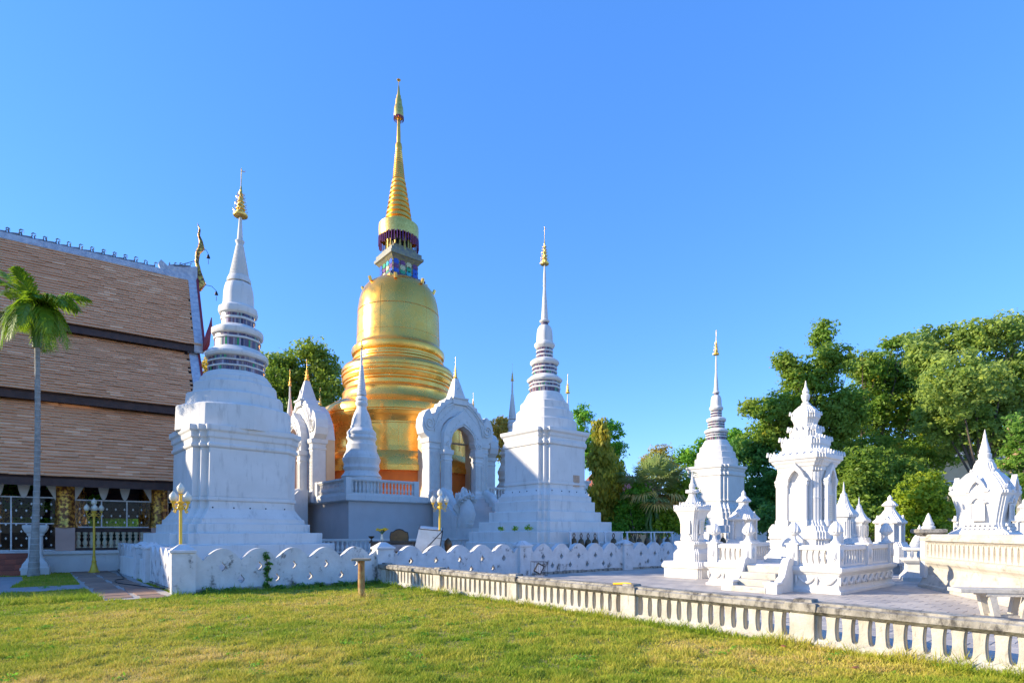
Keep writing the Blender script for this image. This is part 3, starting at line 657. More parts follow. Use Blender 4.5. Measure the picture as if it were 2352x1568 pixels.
# ------------------------------------------------------------------ carved gates with stairs and nagas
def mirror(l): return l + [(-x, z) for x, z in l[::-1]]
def spiral(cx, cz, r, turns, sgn, y, n=26):
    return [(cx + sgn*r*(1 - i/n*.85)*cos(2*pi*turns*i/n + 2.2), y, cz + r*(1 - i/n*.85)*sin(2*pi*turns*i/n + 2.2)) for i in range(n)]
GP = None
def make_gate():
    t = thing('carved_gate', 'x', 'gate')
    wt = M['white2']
    # stepped pillars
    for sx in (-1, 1):
        for (xc, w_, y0, y1, h) in ((2.2*sx, .95, -.05, .85, 4.05), (1.40*sx, .64, -.55, -.06, 3.25)):
            mb = MB(); pl = lambda hh, w_=w_, y0=y0, y1=y1, xc=xc: [(xc + (w_/2 + hh), y0 - hh), (xc + (w_/2 + hh), y1 + hh), (xc - (w_/2 + hh), y1 + hh), (xc - (w_/2 + hh), y0 - hh)]
            mb.sweep([(.10, -.35), (.10, .1), (.06, .22), (.06, .35), (0, .5), (0, h - .75), (.04, h - .7), (.04, h - .6), (.0, h - .55), (.02, h - .35), (.10, h - .28), (.12, h)], pl)
            p = mb.build('pillar', wt, t, bevel=.015)
            mb = MB(); n = 22    # carved relief on the shaft
            for i in range(n):
                z = .62 + (h - 1.5)*i/n
                for q in (-1, 1):
                    mb.box((xc + q*w_*.40, y0 - .008, z + .04), (.11, .05, .05), M=Matrix.Rotation(q*.7, 3, 'Y'))
                mb.box((xc + .03*(-1)**i, y0 - .004, z + .05), (w_*.30, .035, .06), M=Matrix.Rotation(.5*(-1)**i, 3, 'Y'))
            mb.bx(xc - w_*.28, y0 - .02, .58, xc - w_*.24, y0 + .01, h - .85); mb.bx(xc + w_*.24, y0 - .02, .58, xc + w_*.28, y0 + .01, h - .85)
            mb.build('relief', wt, p)
    # big ogee pediment with volutes
    right = [(2.75, 4.06), (3.10, 4.35), (3.24, 4.8), (3.18, 5.35), (2.95, 5.8), (2.62, 6.02), (2.52, 5.85), (2.42, 5.62), (2.22, 5.55), (2.10, 5.95), (1.95, 6.25), (1.72, 6.30), (1.62, 6.58), (1.35, 6.62), (1.20, 6.88), (.92, 6.88), (.75, 7.12), (.48, 7.12), (.3, 7.40), (0.001, 7.85)]
    hole = [(1.72, 4.07), (1.66, 4.6), (1.4, 5.15), (.9, 5.6), (.001, 5.9)]
    out = right + [(-x, z) for x, z in right[::-1][1:]] + [(-x, z) for x, z in hole] + [(x, z) for x, z in hole[::-1][1:]]
    MB().plate(out, (), -.02, .8).build('pediment', wt, t)
    mb = MB()
    for sg in (-1, 1):
        mb.tube(spiral(sg*2.62, 5.0, .52, 2.1, sg, -.05), .055, 5)
        mb.tube([(sg*x, -.05, z) for x, z in ((2.2, 4.5), (2.05, 5.1), (1.75, 5.75), (1.2, 6.3), (.6, 6.6), (0.05, 6.95))], .06, 5)
        mb.tube([(sg*x, -.05, z) for x, z in ((2.35, 5.4), (2.0, 5.75), (1.6, 6.15), (1.1, 6.55), (.5, 6.8), (0.05, 7.1))], .045, 5)
        for i in range(9):
            u = i/9; x = 1.95*(1 - u) + .25*u; z = 5.1 + 1.55*u - .35*(u - .5)**2
            mb.box((sg*x, -.03, z), (.16, .06, .09), M=Matrix.Rotation(sg*(.6 + u*.5), 3, 'Y'))
    mb.build('scroll_relief', wt, t, smooth=50)
    # inner cusped arch
    iout = [(1.70, 3.26), (1.74, 3.9), (1.66, 4.5), (1.42, 5.0), (1.0, 5.45), (.45, 5.75), (.001, 6.15)]
    ihole = [(1.06, 3.26), (1.18, 3.55), (1.02, 3.85), (1.04, 4.1), (.86, 4.5), (.48, 4.82), (.001, 5.05)]
    out = iout + [(-x, z) for x, z in iout[::-1][1:]] + [(-x, z) for x, z in ihole] + [(x, z) for x, z in ihole[::-1][1:]]
    MB().plate(out, (), -.5, .12).build('arch', wt, t)
    mb = MB()
    for sg in (-1, 1):
        mb.tube([(sg*x, -.52, z) for x, z in ((1.22, 3.35), (1.30, 3.6), (1.15, 3.9), (1.15, 4.15), (.96, 4.6), (.55, 4.95), (.02, 5.22))], .05, 5)
        mb.tube(spiral(sg*1.48, 3.75, .22, 1.6, sg, -.52, 18), .045, 5)
        for i in range(5): mb.box((sg*(1.35 - .25*i), -.51, 4.3 + .27*i), (.14, .06, .1), M=Matrix.Rotation(sg*.7, 3, 'Y'))
    mb.build('arch_relief', wt, t, smooth=50)
    # inner passage walls and roof
    for sg in (-1, 1):
        MB().bx(min(sg*1.72, sg*2.6), 0.9, -.35, max(sg*1.72, sg*2.6), 1.5, 4.06).build('passage_wall', M['peach'], t)
    MB().plate([(-2.65, 4.06), (2.65, 4.06), (2.3, 5.2), (1.5, 6.2), (.6, 6.75), (-.6, 6.75), (-1.5, 6.2), (-2.3, 5.2)], [[(-1.7, 4.07), (1.7, 4.07), (1.3, 5.1), (0, 5.7), (-1.3, 5.1)]], 0.81, 1.5).build('vault', wt, t)
    MB().sweep([(.62, 6.6), (.62, 6.95), (.70, 7.0), (.70, 7.1), (.52, 7.15), (.16, 8.55), (.05, 8.6)], sq, c=(0, .45)).build('spire', wt, t, bevel=.02)
    f = finial(t, .17, 8.62, 9.6, 10.15); f.location = (0, .45, 0)
    # stairs down to a landing
    for i in range(7):
        MB().bx(-1.7, -.6 - .34*(i + 1), -ZF - .05, 1.7, -.6 - .34*i, -.02 - .3*i).build('step', M['pink'], t)
    MB().bx(-2.5, -4.6, -ZF - .05, 2.5, -2.981, -2.13).build('landing', M['white'], t)
    for i in range(5):
        MB().bx(-1.7, -4.6 - .36*(i + 1), -ZF - .05, 1.7, -4.6 - .36*i, -2.45 - .3*i).build('step', M['pink'], t)
    MB().bx(-1.7, -.6, -.4, 1.7, .9, -.02).build('threshold', M['pink'], t)
    for sg in (-1, 1):
        MB().plate([(.3, -ZF), (.3, .5), (.9, .42), (1.2, .1), (2.6, -1.2), (2.98, -1.4), (2.98, -ZF)], (), 0, .8,
                   xf=lambda p, sg=sg: Vector((sg*(1.72 + p.y), -p.x, p.z))).build('stair_wall', M['white'], t)
        MB().tube([(sg*1.95, -.65, .42), (sg*1.95, -1.2, .15), (sg*1.95, -2.6, -1.15), (sg*1.95, -3.0, -1.5)], .26, 10).build('naga_body', wt, t, smooth=50)
        # rearing naga with hood of five heads
        OY, OZ = 1.75, 1.78; mb = MB(); X = sg*2.0
        mb.tube([(X, -4.7 + OY, -3.9 + OZ), (X, -5.0 + OY, -3.6 + OZ), (X, -5.25 + OY, -3.0 + OZ), (X, -5.15 + OY, -2.5 + OZ), (X, -4.95 + OY, -2.1 + OZ)], [.42, .52, .55, .45, .34], 12)
        for i in range(5):
            mb.tube([(X - .36, -5.42 + OY + .04*abs(i - 2), -3.6 + OZ + .25*i), (X, -5.72 + OY + .05*i, -3.65 + OZ + .25*i), (X + .36, -5.42 + OY, -3.6 + OZ + .25*i)], .045, 5)
        hood = mb.build('naga_neck', wt, t, smooth=50)
        mb = MB(); edge = []
        for i in range(33):
            u = -1 + 2*i/32; r_ = 1.05 + .16*cos(u*pi*5) - .15*abs(u)
            edge.append((r_*sin(u*1.9)*.78, -2.65 + OZ + r_*cos(u*1.9)*1.15))
        mb.plate([(-.3, -3.3 + OZ)] + edge + [(.3, -3.3 + OZ)], (), -.08, .06, xf=lambda p, X=X: Vector((X + p.x, -4.78 + OY + p.y, p.z)))
        mb.build('hood', wt, hood)
        for i in range(5):
            u = (i - 2)/2; mb = MB(); cx = X + u*.56; cz = -1.85 + OZ - .28*abs(u)**1.3; Y = lambda y: y + OY
            mb.tube([(X + u*.3, Y(-4.9), -2.45 + OZ), (cx, Y(-5.05), cz - .1), (cx, Y(-5.22), cz + .06), (cx + u*.05, Y(-5.42), cz + .04), (cx + u*.06, Y(-5.56), cz + .10)], [.17, .15, .17, .11, .03], 8)
            mb.tube([(cx, Y(-5.30), cz - .05), (cx, Y(-5.42), cz - .12), (cx, Y(-5.50), cz - .11)], [.1, .07, .02], 6)
            mb.tube([(cx, Y(-5.18), cz + .14), (cx, Y(-5.12), cz + .36), (cx, Y(-5.02), cz + .55)], [.09, .06, .005], 6)
            mb.build('head', wt, hood, smooth=50)
    return t
g0 = make_gate()
def place_gate(g_, x, y, rot, label):
    p = T2W(x, y); g_.location = (p.x, p.y, ZF); g_.rotation_euler = (0, 0, radians(rot)); g_.scale = (.9, 1, .96); g_['label'] = label; g_['group'] = 'carved gates of the chedi terrace'
place_gate(g0, S_/2 + .45, .0, TR, 'carved white arched gate with naga stair in front of the golden chedi')
gates = [(.0, S_/2, TR - 90, 'carved white gate seen side-on between nearest stupa and golden chedi'), (S_ - .0, S_/2, TR + 90, 'farther white gate whose small spire shows right of the front arched gate'), (S_/2, S_ - .0, TR + 180, 'rear white gate peeking out at the left foot of the golden chedi')]
for x, y, r_, lab in gates: place_gate(copy_tree(g0), x, y, r_, lab)

# ------------------------------------------------------------------ slim stupas on the terrace corners
kc = 34.5/1290; Zc = lambda cy: EYE + (HY - c6(cy))*kc - ZF
def small_stupa():
    t = thing('corner_stupa', 'x', 'stupa')
    L = lambda nm, pr, sm=32, octo=.5: MB().lathe([(r*kc, z) for r, z in pr], 32, octo).build(nm, M['white'], t, smooth=sm)
    L('plinth', [(46, -.02), (46, .5), (45, Zc(1540))] )
    L('base_tier', [(47, Zc(1540)), (40, Zc(1512)), (38, Zc(1498)), (41, Zc(1480)), (42, Zc(1472)), (40, Zc(1460)), (40, Zc(1440)), (43, Zc(1420)), (43.5, Zc(1402)), (41, Zc(1396)), (41, Zc(1390)), (39, Zc(1372)), (35, Zc(1352))])
    L('middle_tier', [(36, Zc(1356)), (34, Zc(1335)), (35, Zc(1318)), (35, Zc(1302)), (32, Zc(1294)), (31, Zc(1272)), (33, Zc(1262)), (34.5, Zc(1252)), (34, Zc(1240)), (32, Zc(1232)), (33.5, Zc(1222)), (33, Zc(1205)), (26, Zc(1178))])
    L('bell', [(25, Zc(1182)), (25, Zc(1160)), (23.5, Zc(1152)), (21.5, Zc(1110)), (16.5, Zc(1060)), (11.5, Zc(1030)), (11, Zc(1010))], 40)
    L('neck', [(11.5, Zc(1012)), (14, Zc(1000)), (14.3, Zc(985)), (12.5, Zc(975)), (14, Zc(962)), (12, Zc(945)), (9.5, Zc(935))])
    MB().lathe([(r*kc, EYE + (HY - y)*kc - ZF) for r, y in cone(11.5, c6(930), 3.6, c6(700), 18, .07) + [(2.6, c6(695)), (3, c6(680)), (1.8, c6(580))]], 20).build('spire', M['white'], t, smooth=40)
    finial(t, 5.2*kc, Zc(578), Zc(490), Zc(422), leaves=5)
    return t
cs = small_stupa()
spots = [(1.62, 1.38, 'slim ringed white stupa on the near terrace corner before the golden chedi'), (13.6, 1.0, 'slim terrace stupa half hidden left of the central white stupa'), (1.2, 13.3, 'slim gold-tipped terrace stupa just right of the nearest stupa'), (14.1, 14.1, 'slim terrace stupa on the far corner behind the golden chedi')]
for i, (x, y, lab) in enumerate(spots):
    c = cs if i == 0 else copy_tree(cs); p = T2W(x, y); c.location = (p.x, p.y, ZF); c.rotation_euler = (0, 0, radians(TR + 22)); c['label'] = lab; c['group'] = 'slim stupas on the terrace corners'

# ------------------------------------------------------------------ low balustrade between the stupas
small_bal = MB().lathe([(.06, 0), (.06, .04), (.04, .06), (.085, .16), (.08, .24), (.04, .36), (.05, .44), (.06, .46), (.06, .5)], 10).mesh('baluster', M['white2'], 40)
lf = thing('low_balustrade', 'low white balustrade with turned balusters at the foot of the terrace', 'balustrade', (0, 0, 0), 0)
pA, pB, pC = at(560, 26.5), at(966, 28.5), at(1120, 31)
MB().bx(0, -.35, -.03, 12.6, .3, .45).build('plinth', M['white'], lf, loc=(pA[0], pA[1], 0), rz=atan2(pB[1] - pA[1], pB[0] - pA[0]))
rail(lf, pA[0], pA[1], pB[0], pB[1], .6, 38, small_bal, .5, .16, .06, .12, 'white2')
rail(lf, pB[0], pB[1], pC[0], pC[1], .6, 16, small_bal, .5, .16, .06, .12, 'white2')
for q in (pA, pB, pC): post(lf, q[0], q[1], -.03, 1.32, .26, 'white2', rz=.3)
# ------------------------------------------------------------------ open prayer hall with three-tier tiled roof
HR = 35.5; HO = Vector((-20.48, 28.8)); hx = Vector((cos(radians(HR)), sin(radians(HR)))); hy = Vector((-sin(radians(HR)), cos(radians(HR))))
def H2W(x, y): return HO + hx*x + hy*y
M['tile'] = mat('clay_roof_tile', (0.86, 0.42, 0.205), (0.78, 0.35, 0.16), 0.85, scale=0.45, lo=.3, hi=.7, tint=[(0, (0.90, 0.89, 0.88)), (0.1, (0.97, 0.965, 0.96)), (0.84, (1.03, 1.025, 1.02)), (0.92, (1.08, 1.12, 1.15)), (1.0, (1.18, 1.32, 1.42))], bump=.2, bscale=40)
M['silver'] = mat('silvered_board', (.56, .56, .57), (.36, .37, .42), .6, 0.0, scale=5, detail=6)
M['red'] = mat('red_lacquer', (.30, .02, .03), (.22, .015, .025), .45, scale=5)
M['pinkpl'] = mat('pink_pedestal', (.62, .40, .32), (.56, .36, .29), .8)
M['glass'] = mat('window_glass', (.9, .95, .95), None, .02, 0, trans=1.0)
M['glass'].node_tree.nodes['Principled BSDF'].inputs['IOR'].default_value = 1.18
M['creamb'] = mat('cream_baluster', (.62, .55, .38), (.52, .45, .30), .7)
M['gilt'] = mat('carved_gilt', (.75, .42, .08), (.18, .07, .03), .3, .8, scale=9, detail=3, lo=.42, hi=.56, bump=.8, bscale=10)
hall = thing('prayer_hall', 'open-sided hall with three-tier brown tiled roof behind the palm', 'building', (HO.x, HO.y, 0), HR)
X0, X1, XL = -13.0, 3.55, -46.0
tiers = [((-0.05, 15.5), (-3.0, 11.05), X1 + .2), ((-2.5, 10.72), (-5.6, 7.34), X1), ((-5.1, 6.98), (-8.0, 3.72), X1 - .1)]
tm = []
for i in range(14):
    mb = MB(); w = .247 + .002*(i % 3); mb.bx(-w, -.13, -.016, w, .12, .016, tint=i/13); tm.append(mb.mesh('roof_tile', M['tile']))
roof = None
for side in (1, -1):
    for ti, ((ya, za), (yb, zb_), xe) in enumerate(tiers):
        L_ = sqrt((ya - yb)**2 + (za - zb_)**2); ang = atan2(za - zb_, ya - yb); nrm = (-sin(ang), cos(ang))
        mb = MB(); th = .16
        pts = [(ya*side, za), (yb*side, zb_), ((yb + th*sin(ang))*side, zb_ - th*cos(ang)), ((ya + th*sin(ang))*side, za - th*cos(ang))]
        mb.rings([[(X0, y, z) for y, z in pts], [(xe, y, z) for y, z in pts]])
        sl_ = mb.build('roof_slope', M['wood'], hall)
        if side == 1:
            its = []; nr = int(L_/.18)
            for r_ in range(nr):
                t = (r_ + .5)/nr; y = ya + (yb - ya)*t; z = za + (zb_ - za)*t
                x = -6.6 + (r_ % 2)*.25 + random.choice((0, .12))
                while x < xe - .34:
                    w_ = H2W(x, y); dist = sqrt(w_.x**2 + w_.y**2 + z*z)
                    jj = random.uniform(-.010, .014)
                    its.append((dist, (x, y + nrm[0]*(.035 + jj), z + nrm[1]*(.035 + jj)), (ang - .27, random.uniform(-.006, .006), 0), None)); x += .50
            random.shuffle(its)
            pieces(sl_, 'roof_tile', its, tm, M['tile'], limit=100)
        # dark fascia under the eave and verge boards
        MB().bx(X0, min((yb + .06)*side, (yb + .16)*side), zb_ - .36, xe + .02, max((yb + .06)*side, (yb + .16)*side), zb_ - .07).build('fascia', M['wood'], hall)
        mb = MB(); a_, b_ = (ya*side, za + .16), ((yb - .05)*side, zb_ + .12)
        pts = [(a_[0], a_[1]), (b_[0], b_[1]), (b_[0] + .12*side, b_[1] - .5), (a_[0], a_[1] - .5)]
        mb.rings([[(xe - .10 - .30, y, z) for y, z in pts], [(xe - .02, y, z) for y, z in pts]]); vb = mb.build('verge_board', M['silver'], hall)
        mb = MB(); pts = [(y, z + .05) for y, z in pts[:2]] + [(pts[2][0], pts[2][1] + .34), (pts[3][0], pts[3][1] + .34)]
        mb.rings([[(xe - .018, y, z) for y, z in pts], [(xe + .09, y, z) for y, z in pts]]); mb.build('red_trim', M['red'], vb)
        if ti == 0:   # upturned red tail at the end of the verge
            p = [(xe + .05, (yb - .05)*side, zb_ - .25), (xe + .12, (yb - .25)*side, zb_ + .05), (xe + .18, (yb - .3)*side, zb_ + .5), (xe + .30, (yb - .22)*side, zb_ + 1.0), (xe + .34, (yb - .25)*side, zb_ + 1.45)]
            MB().tube(p, [.10, .16, .13, .09, .02], 6).build('verge_tail', M['red'], hall, smooth=50)
# unseen lower roof section, added to cast shade on the lawn
MB().rings([[(XL, y, z) for y, z in ((-8, 3.6), (0, 12.9), (8, 3.6))], [(X0 - .01, y, z) for y, z in ((-8, 3.6), (0, 12.9), (8, 3.6))]]).build('lower_roof', M['tile'], hall)
# gable wall and ridge
MB().rings([[(X1 - .6, y, z) for y, z in ((-7.2, 3.4), (7.2, 3.4), (2.6, 10.8), (0, 15.0), (-2.6, 10.8))], [(X1 - .45, y, z) for y, z in ((-7.2, 3.4), (7.2, 3.4), (2.6, 10.8), (0, 15.0), (-2.6, 10.8))]]).build('gable', M['wood'], hall)
MB().rings([[(X0, y, z) for y, z in ((-.26, 15.3), (-.2, 15.62), (.2, 15.62), (.26, 15.3))], [(X1 + .2, y, z) for y, z in ((-.26, 15.3), (-.2, 15.62), (.2, 15.62), (.26, 15.3))]]).build('ridge', M['silver'], hall)
MB().plate([(2.1, 15.55), (X1 + .25, 15.2), (X1 + .25, 16.2), (3.2, 16.0), (2.75, 15.92), (2.55, 15.98), (2.40, 15.86), (2.25, 16.0), (2.1, 16.12), (1.98, 15.9)], (), -.16, .16).build('ridge_end', M['silver'], hall)
bird = MB()
bird.tube([(-.24, 0, .10), (-.16, 0, .05), (0, 0, .06), (.12, 0, .09), (.2, 0, .12)], [.015, .05, .075, .06, .03], 7)
bird.tube([(.14, 0, .10), (.19, 0, .2), (.17, 0, .28), (.22, 0, .32), (.32, 0, .31)], [.035, .024, .022, .03, .006], 6)
bird.tube([(-.14, 0, .08), (-.17, 0, .2), (-.12, 0, .28)], [.03, .035, .005], 5)
bird.tube([(.30, 0, .31), (.31, 0, .20)], [.004, .012], 4)
bird.bx(-.2, -.06, 0, .18, .06, .04)
bme = bird.mesh('ridge_bird', mat('grey_lead', (.22, .20, .19), (.12, .12, .12), .6, scale=20), 50)
for i in range(20): put('ridge_bird', bme, hall, (-7.0 + i*.455, 0, 15.62), random.uniform(-.15, .15), scale=random.uniform(.95, 1.2))
for i in range(4): put('ridge_bird', bme, hall, (2.62 + i*.24, 0, 15.95 + .05*i), 0, scale=.75)
ch_ = MB(); xe = X1 + .3
ch_.tube([(xe, 0, 15.0), (xe + .16, 0, 15.4), (xe + .06, 0, 15.95), (xe - .06, 0, 16.5), (xe - .02, 0, 17.0), (xe + .16, 0, 17.35), (xe + .14, 0, 17.7), (xe + .03, 0, 18.0), (xe + .08, 0, 18.35), (xe - .02, 0, 18.65)], [.16, .24, .12, .10, .12, .18, .10, .07, .05, .01], 8)
fo = ch_.build('roof_finial', M['gilt'], hall, smooth=50)
for z, l in ((15.35, .75), (17.3, .35)):
    mb = MB(); mb.tube([(xe + .15, 0, z), (xe + .15 + l*.7, 0, z), (xe + .15 + l, 0, z - .2)], .015, 4); mb.lathe([(.02, z - .2), (.07, z - .3), (.10, z - .42)], 8, c=(xe + .15 + l, 0)); mb.bx(xe + .14 + l, -.03, z - .75, xe + .16 + l, .03, z - .5); mb.build('wind_bell', M['dark'], fo)
MB().tube([(2.45, 0, 15.8), (xe - .05, 0, 16.6)], .018, 4).build('stay_wire', M['dark'], fo)
# platform, columns, floor
ZP = .87
MB().bx(XL, -6.85, -.05, X1 + .2, 6.85, ZP - .14).build('platform', M['white2'], hall); MB().bx(XL, -6.95, ZP - .139, X1 + .3, 6.95, ZP).build('platform_edge', M['white2'], hall, bevel=.02)
cols = [-11.4, -8.1, -4.85, -1.55, 1.65, 3.25]
for x in cols:
    for y in (-6.5, 6.5) + ((-2.6, 2.6) if x < 3 else ()):
        big = abs(y) > 5
        p = MB().bx(x - .31, y - .31, ZP, x + .31, y + .31, 1.8).build('column_base', M['pinkpl'], hall, bevel=.02)
        MB().lathe([(.40, 1.8), (.40, 1.9), (.35, 1.98), (.36, 2.06), (.33, 2.12), (.34, 2.5), (.33, 2.55), (.32, 4.0 if big else 7.0)], 24, c=(x, y)).build('column', M['gilt'], hall, smooth=40)
MB().bx(X0, -6.6, 3.98, X1 - .3, -6.35, 4.5).build('beam', M['wood'], hall); MB().bx(X0, 6.35, 3.98, X1 - .3, 6.6, 4.5).build('beam', M['wood'], hall)
# white scrolled valances between the columns
def valance(x0, x1):
    L_ = x1 - x0; n = 60; low = []
    for i in range(n + 1):
        u = i/n; s = abs(2*u - 1)          # 1 at the columns
        z = 3.60 + .0*u
        if s > .72: z -= .75*(s - .72)/.28
        for c in (.36, .64): 
            q = abs(u - c)/.08
            if q < 1: z -= .66*(1 - q**2.2)
        low.append((x0 + L_*u, z))
    return MB().plate(low[::-1] + [(x0, 3.97), (x1, 3.97)], (), -6.62, -6.56)
for i in range(1, len(cols) - 1):
    valance(cols[i] + .3, cols[i+1] - .3).build('valance', M['white2'], hall)
# balustrade with cream balusters, window frames with panes
cb = MB().lathe([(.09, 0), (.09, .05), (.05, .08), (.085, .16), (.09, .24), (.05, .33), (.045, .37), (.08, .42), (.08, .46), (.05, .5), (.09, .56), (.09, .64)], 8).mesh('baluster', M['creamb'], 40)
def sq_bar(mb, x0, z0, x1, z1, y, w=.025):
    mb.bx(x0 - w, y - w, z0 - w, x1 + w, y + w, z1 + w)
dia = MB()
decal = mat('white_sticker', (.75, .75, .72))
for x0, x1, gate in ((1.95, 3.0, 0), (-1.25, 1.35, 0), (-4.55, -1.85, 1), (-7.8, -5.15, 0)):
    zlo, zhi = (ZP + .03, 2.98) if gate else (1.82, 2.92)
    fr = MB(); nv = 3 if gate else 4
    sq_bar(fr, x0, zlo, x1, zlo, -6.5); sq_bar(fr, x0, zhi, x1, zhi, -6.5)
    xs = [x0 + (x1 - x0)*k/(nv - 1) for k in range(nv)]
    for xx in xs: sq_bar(fr, xx, zlo, xx, zhi, -6.5, .024)
    if gate: sq_bar(fr, x0, 1.95, x1, 1.95, -6.5, .018)
    fo = fr.build('window_frame', M['steel'], hall)
    for k in range(nv - 1):
        MB().bx(xs[k] + .024, -6.506, zlo + .02, xs[k+1] - .024, -6.500, zhi - .02).build('pane', M['glass'], fo)
    mb = MB()
    zz_ = zlo + .2; r_ = 0
    while zz_ < zhi - .12:
        xx = x0 + .15 + .15*(r_ % 2)
        while xx < x1 - .1:
            mb.plate([(xx - .035, zz_), (xx, zz_ - .055), (xx + .035, zz_), (xx, zz_ + .055)], (), -6.512, -6.508); xx += .30
        zz_ += .27; r_ += 1
    mb.build('diamond_sticker', decal, fo)
    if not gate:
        MB().bx(x0 - .05, -6.6, 1.62, x1 + .05, -6.4, 1.78).build('sill_beam', M['wood'], hall)
        MB().bx(x0 - .05, -6.56, ZP, x1 + .05, -6.44, .97).build('bottom_rail', M['wood'], hall)
        n = int((x1 - x0)/.205)
        for k in range(n): put('baluster', cb, hall, (x0 + (x1 - x0)*(k + .5)/n, -6.5, .97))
# interior: dark ceiling, altar block and back railing
MB().bx(X0, -6.2, 4.6, X1 - .7, 6.2, 4.75).build('ceiling', M['wood'], hall)
MB().bx(X0, 6.42, ZP, X1 - .5, 6.55, 1.75).build('back_wall', mat('dark_green_cloth', (.01, .05, .035), None, .8), hall)
MB().bx(X0, 6.44, 2.45, X1 - .5, 6.56, 4.2).build('back_screen', M['wood'], hall)  # dark panel added to make the hall interior read dark
MB().bx(XL, 6.30, ZP, -6.2, 6.41, 4.4).build('back_wall', M['white2'], hall)  # unseen solid wall, added to stop sun passing through the open hall
MB().bx(-4.2, -.5, ZP, -1.0, 1.5, 2.0).build('altar', M['wood'], hall)
# red tiled steps
stp = thing('red_steps', 'dark red tiled steps leading up to the open hall', 'steps', (*H2W(-5.6, -6.95), 0), HR)
rt = [MB().bx(-.145, -.012, -.092, .145, 0, .092, tint=i/4).mesh('riser_tile', M['redtile']) for i in range(5)]
tt = [MB().bx(-.145, -.145, 0, .145, .145, .012, tint=i/4).mesh('tread_tile', M['redtile']) for i in range(5)]
for i in range(4):
    h = .20*(4 - i); s = MB().bx(-3.6 - .05*i, -.30*(i + 1), -.03, 3.0 + .14*i, -.30*i - (.0 if i else -.02), h).build('step', M['redtile'], stp)
    x = -1.4
    while x < 2.9 + .14*i:
        put('riser_tile', random.choice(rt), s, (x, -.30*(i + 1) - .001, h - .1)); put('tread_tile', random.choice(tt), s, (x, -.30*i - .15, h + .001)); x += .30
# ------------------------------------------------------------------ lamp posts
def make_lamp():
    t = thing('lamp_post', 'x', 'lamp post'); gp = M['goldpaint']
    MB().lathe([(.19, 0), (.19, .05), (.15, .09), (.12, .2), (.085, .34), (.075, .42), (.09, .46), (.06, .5), (.055, .62), (.068, .66)], 14).build('base', gp, t, smooth=40)
    MB().lathe([(.042, .62), (.040, 2.20), (.075, 2.24), (.085, 2.30), (.06, 2.36), (.10, 2.40), (.10, 2.44), (.045, 2.46), (.04, 2.62), (.075, 2.66)], 12).build('pole', gp, t, smooth=40)
    bud = MB().lathe([(.04, 0), (.08, .04), (.098, .10), (.088, .165), (.045, .225), (.01, .27), (.002, .285)], 14).mesh('lamp_globe', M['globe'], 60)
    put('lamp_globe', bud, t, (0, 0, 2.68))
    for k in range(4):
        a = k*pi/2 + .5; c, s = cos(a), sin(a)
        ar = MB(); R = lambda r, z: (r*c, r*s, z)
        ar.tube([R(.05, 2.36), R(.10, 2.24), R(.17, 2.22), R(.235, 2.30), R(.235, 2.40)], .018, 6)
        ar.tube([R(.14, 2.22), R(.18, 2.13), R(.23, 2.16), R(.20, 2.21)], .011, 5); ar.tube([R(.08, 2.30), R(.14, 2.35), R(.18, 2.30)], .011, 5)
        ar.lathe([(.025, 2.38), (.055, 2.41), (.06, 2.44)], 10, c=(.235*c, .235*s)); ar.build('arm', gp, t, smooth=45)
        put('lamp_globe', bud, t, (.235*c, .235*s, 2.44))
    return t
lp = make_lamp()
lamps = [(216, 22.2, 0, 1.0, 'gold lamp post with frosted bud globes before the hall balustrade'), (415, 15.35, 0, 1.0, 'gold five-globe lamp post behind the corner of the scalloped wall'), (1010, 20.3, .22, 1.0, 'gold five-globe lamp post in front of the terrace stairs'), (1413, 43, 0, .84, 'small distant gold lamp beside the shrubs right of the central stupa')]
for i, (px, d, z, s, lab) in enumerate(lamps):
    c = lp if i == 0 else copy_tree(lp); q = at(px, d); c.location = (q[0], q[1], z); c.scale = (s,)*3; c.rotation_euler = (0, 0, .5*i + .25); c['label'] = lab; c['group'] = 'gold lamp posts of the temple yard'
# ------------------------------------------------------------------ areca palm and pedestal
M['trunk'] = mat('palm_trunk', (.36, .33, .28), (.24, .22, .19), .9, scale=5, bump=.4, bscale=12)
M['frond'] = mat('palm_frond', (.14, .28, .015), (.22, .34, .025), .5, scale=1.5, sub=.5, tint=[(0, (.7, .75, .7)), (.85, (1.25, 1.15, .9)), (1, (2.2, 1.5, 1.0))])
M['shaft'] = mat('crownshaft', (.06, .15, .02), (.11, .18, .03), .4, scale=3)
def frond_leaf(root, dirv, length, droop, leaflen, n=34, width=.035, rise=.5, tint0=0.3):
    """rachis points + leaflets as thin folded blades"""
    mb_r = []; V = []; F = []; T = []
    d = Vector(dirv).normalized(); side = d.cross(Vector((0, 0, 1))).normalized()
    pts = []
    for i in range(n + 1):
        u = i/n; p = Vector(root) + d*length*(u*(1 - .18*u*droop)) + Vector((0, 0, length*(rise*u - droop*u*u)))
        pts.append(p)
    for i in range(3, n + 1):
        u = i/n; tan = (pts[i] - pts[i-1]).normalized(); up = side.cross(tan)
        ll = leaflen*(sin(pi*min(1, .18 + u*.86))**.6)*random.uniform(.85, 1.1)
        for sg in (-1, 1):
            dv = (side*sg*.8 + tan*.75 + up*random.uniform(.0, .3)).normalized()
            a = pts[i]; m1 = a + dv*ll*.5 + Vector((0, 0, -.03*ll)); e = a + dv*ll + Vector((0, 0, -(.25 + .3*droop)*ll*random.uniform(.6, 1.4)))
            w = tan*width*random.uniform(.8, 1.2)
            b = len(V); V += [tuple(a - w*.6), tuple(m1 - w), tuple(e), tuple(m1 + w), tuple(a + w*.6)]
            F += [(b, b+1, b+3), (b, b+3, b+4), (b+1, b+2, b+3)]; t = min(1, max(0, tint0 + random.uniform(-.25, .25))); T += [t]*5
    return pts, V, F, T
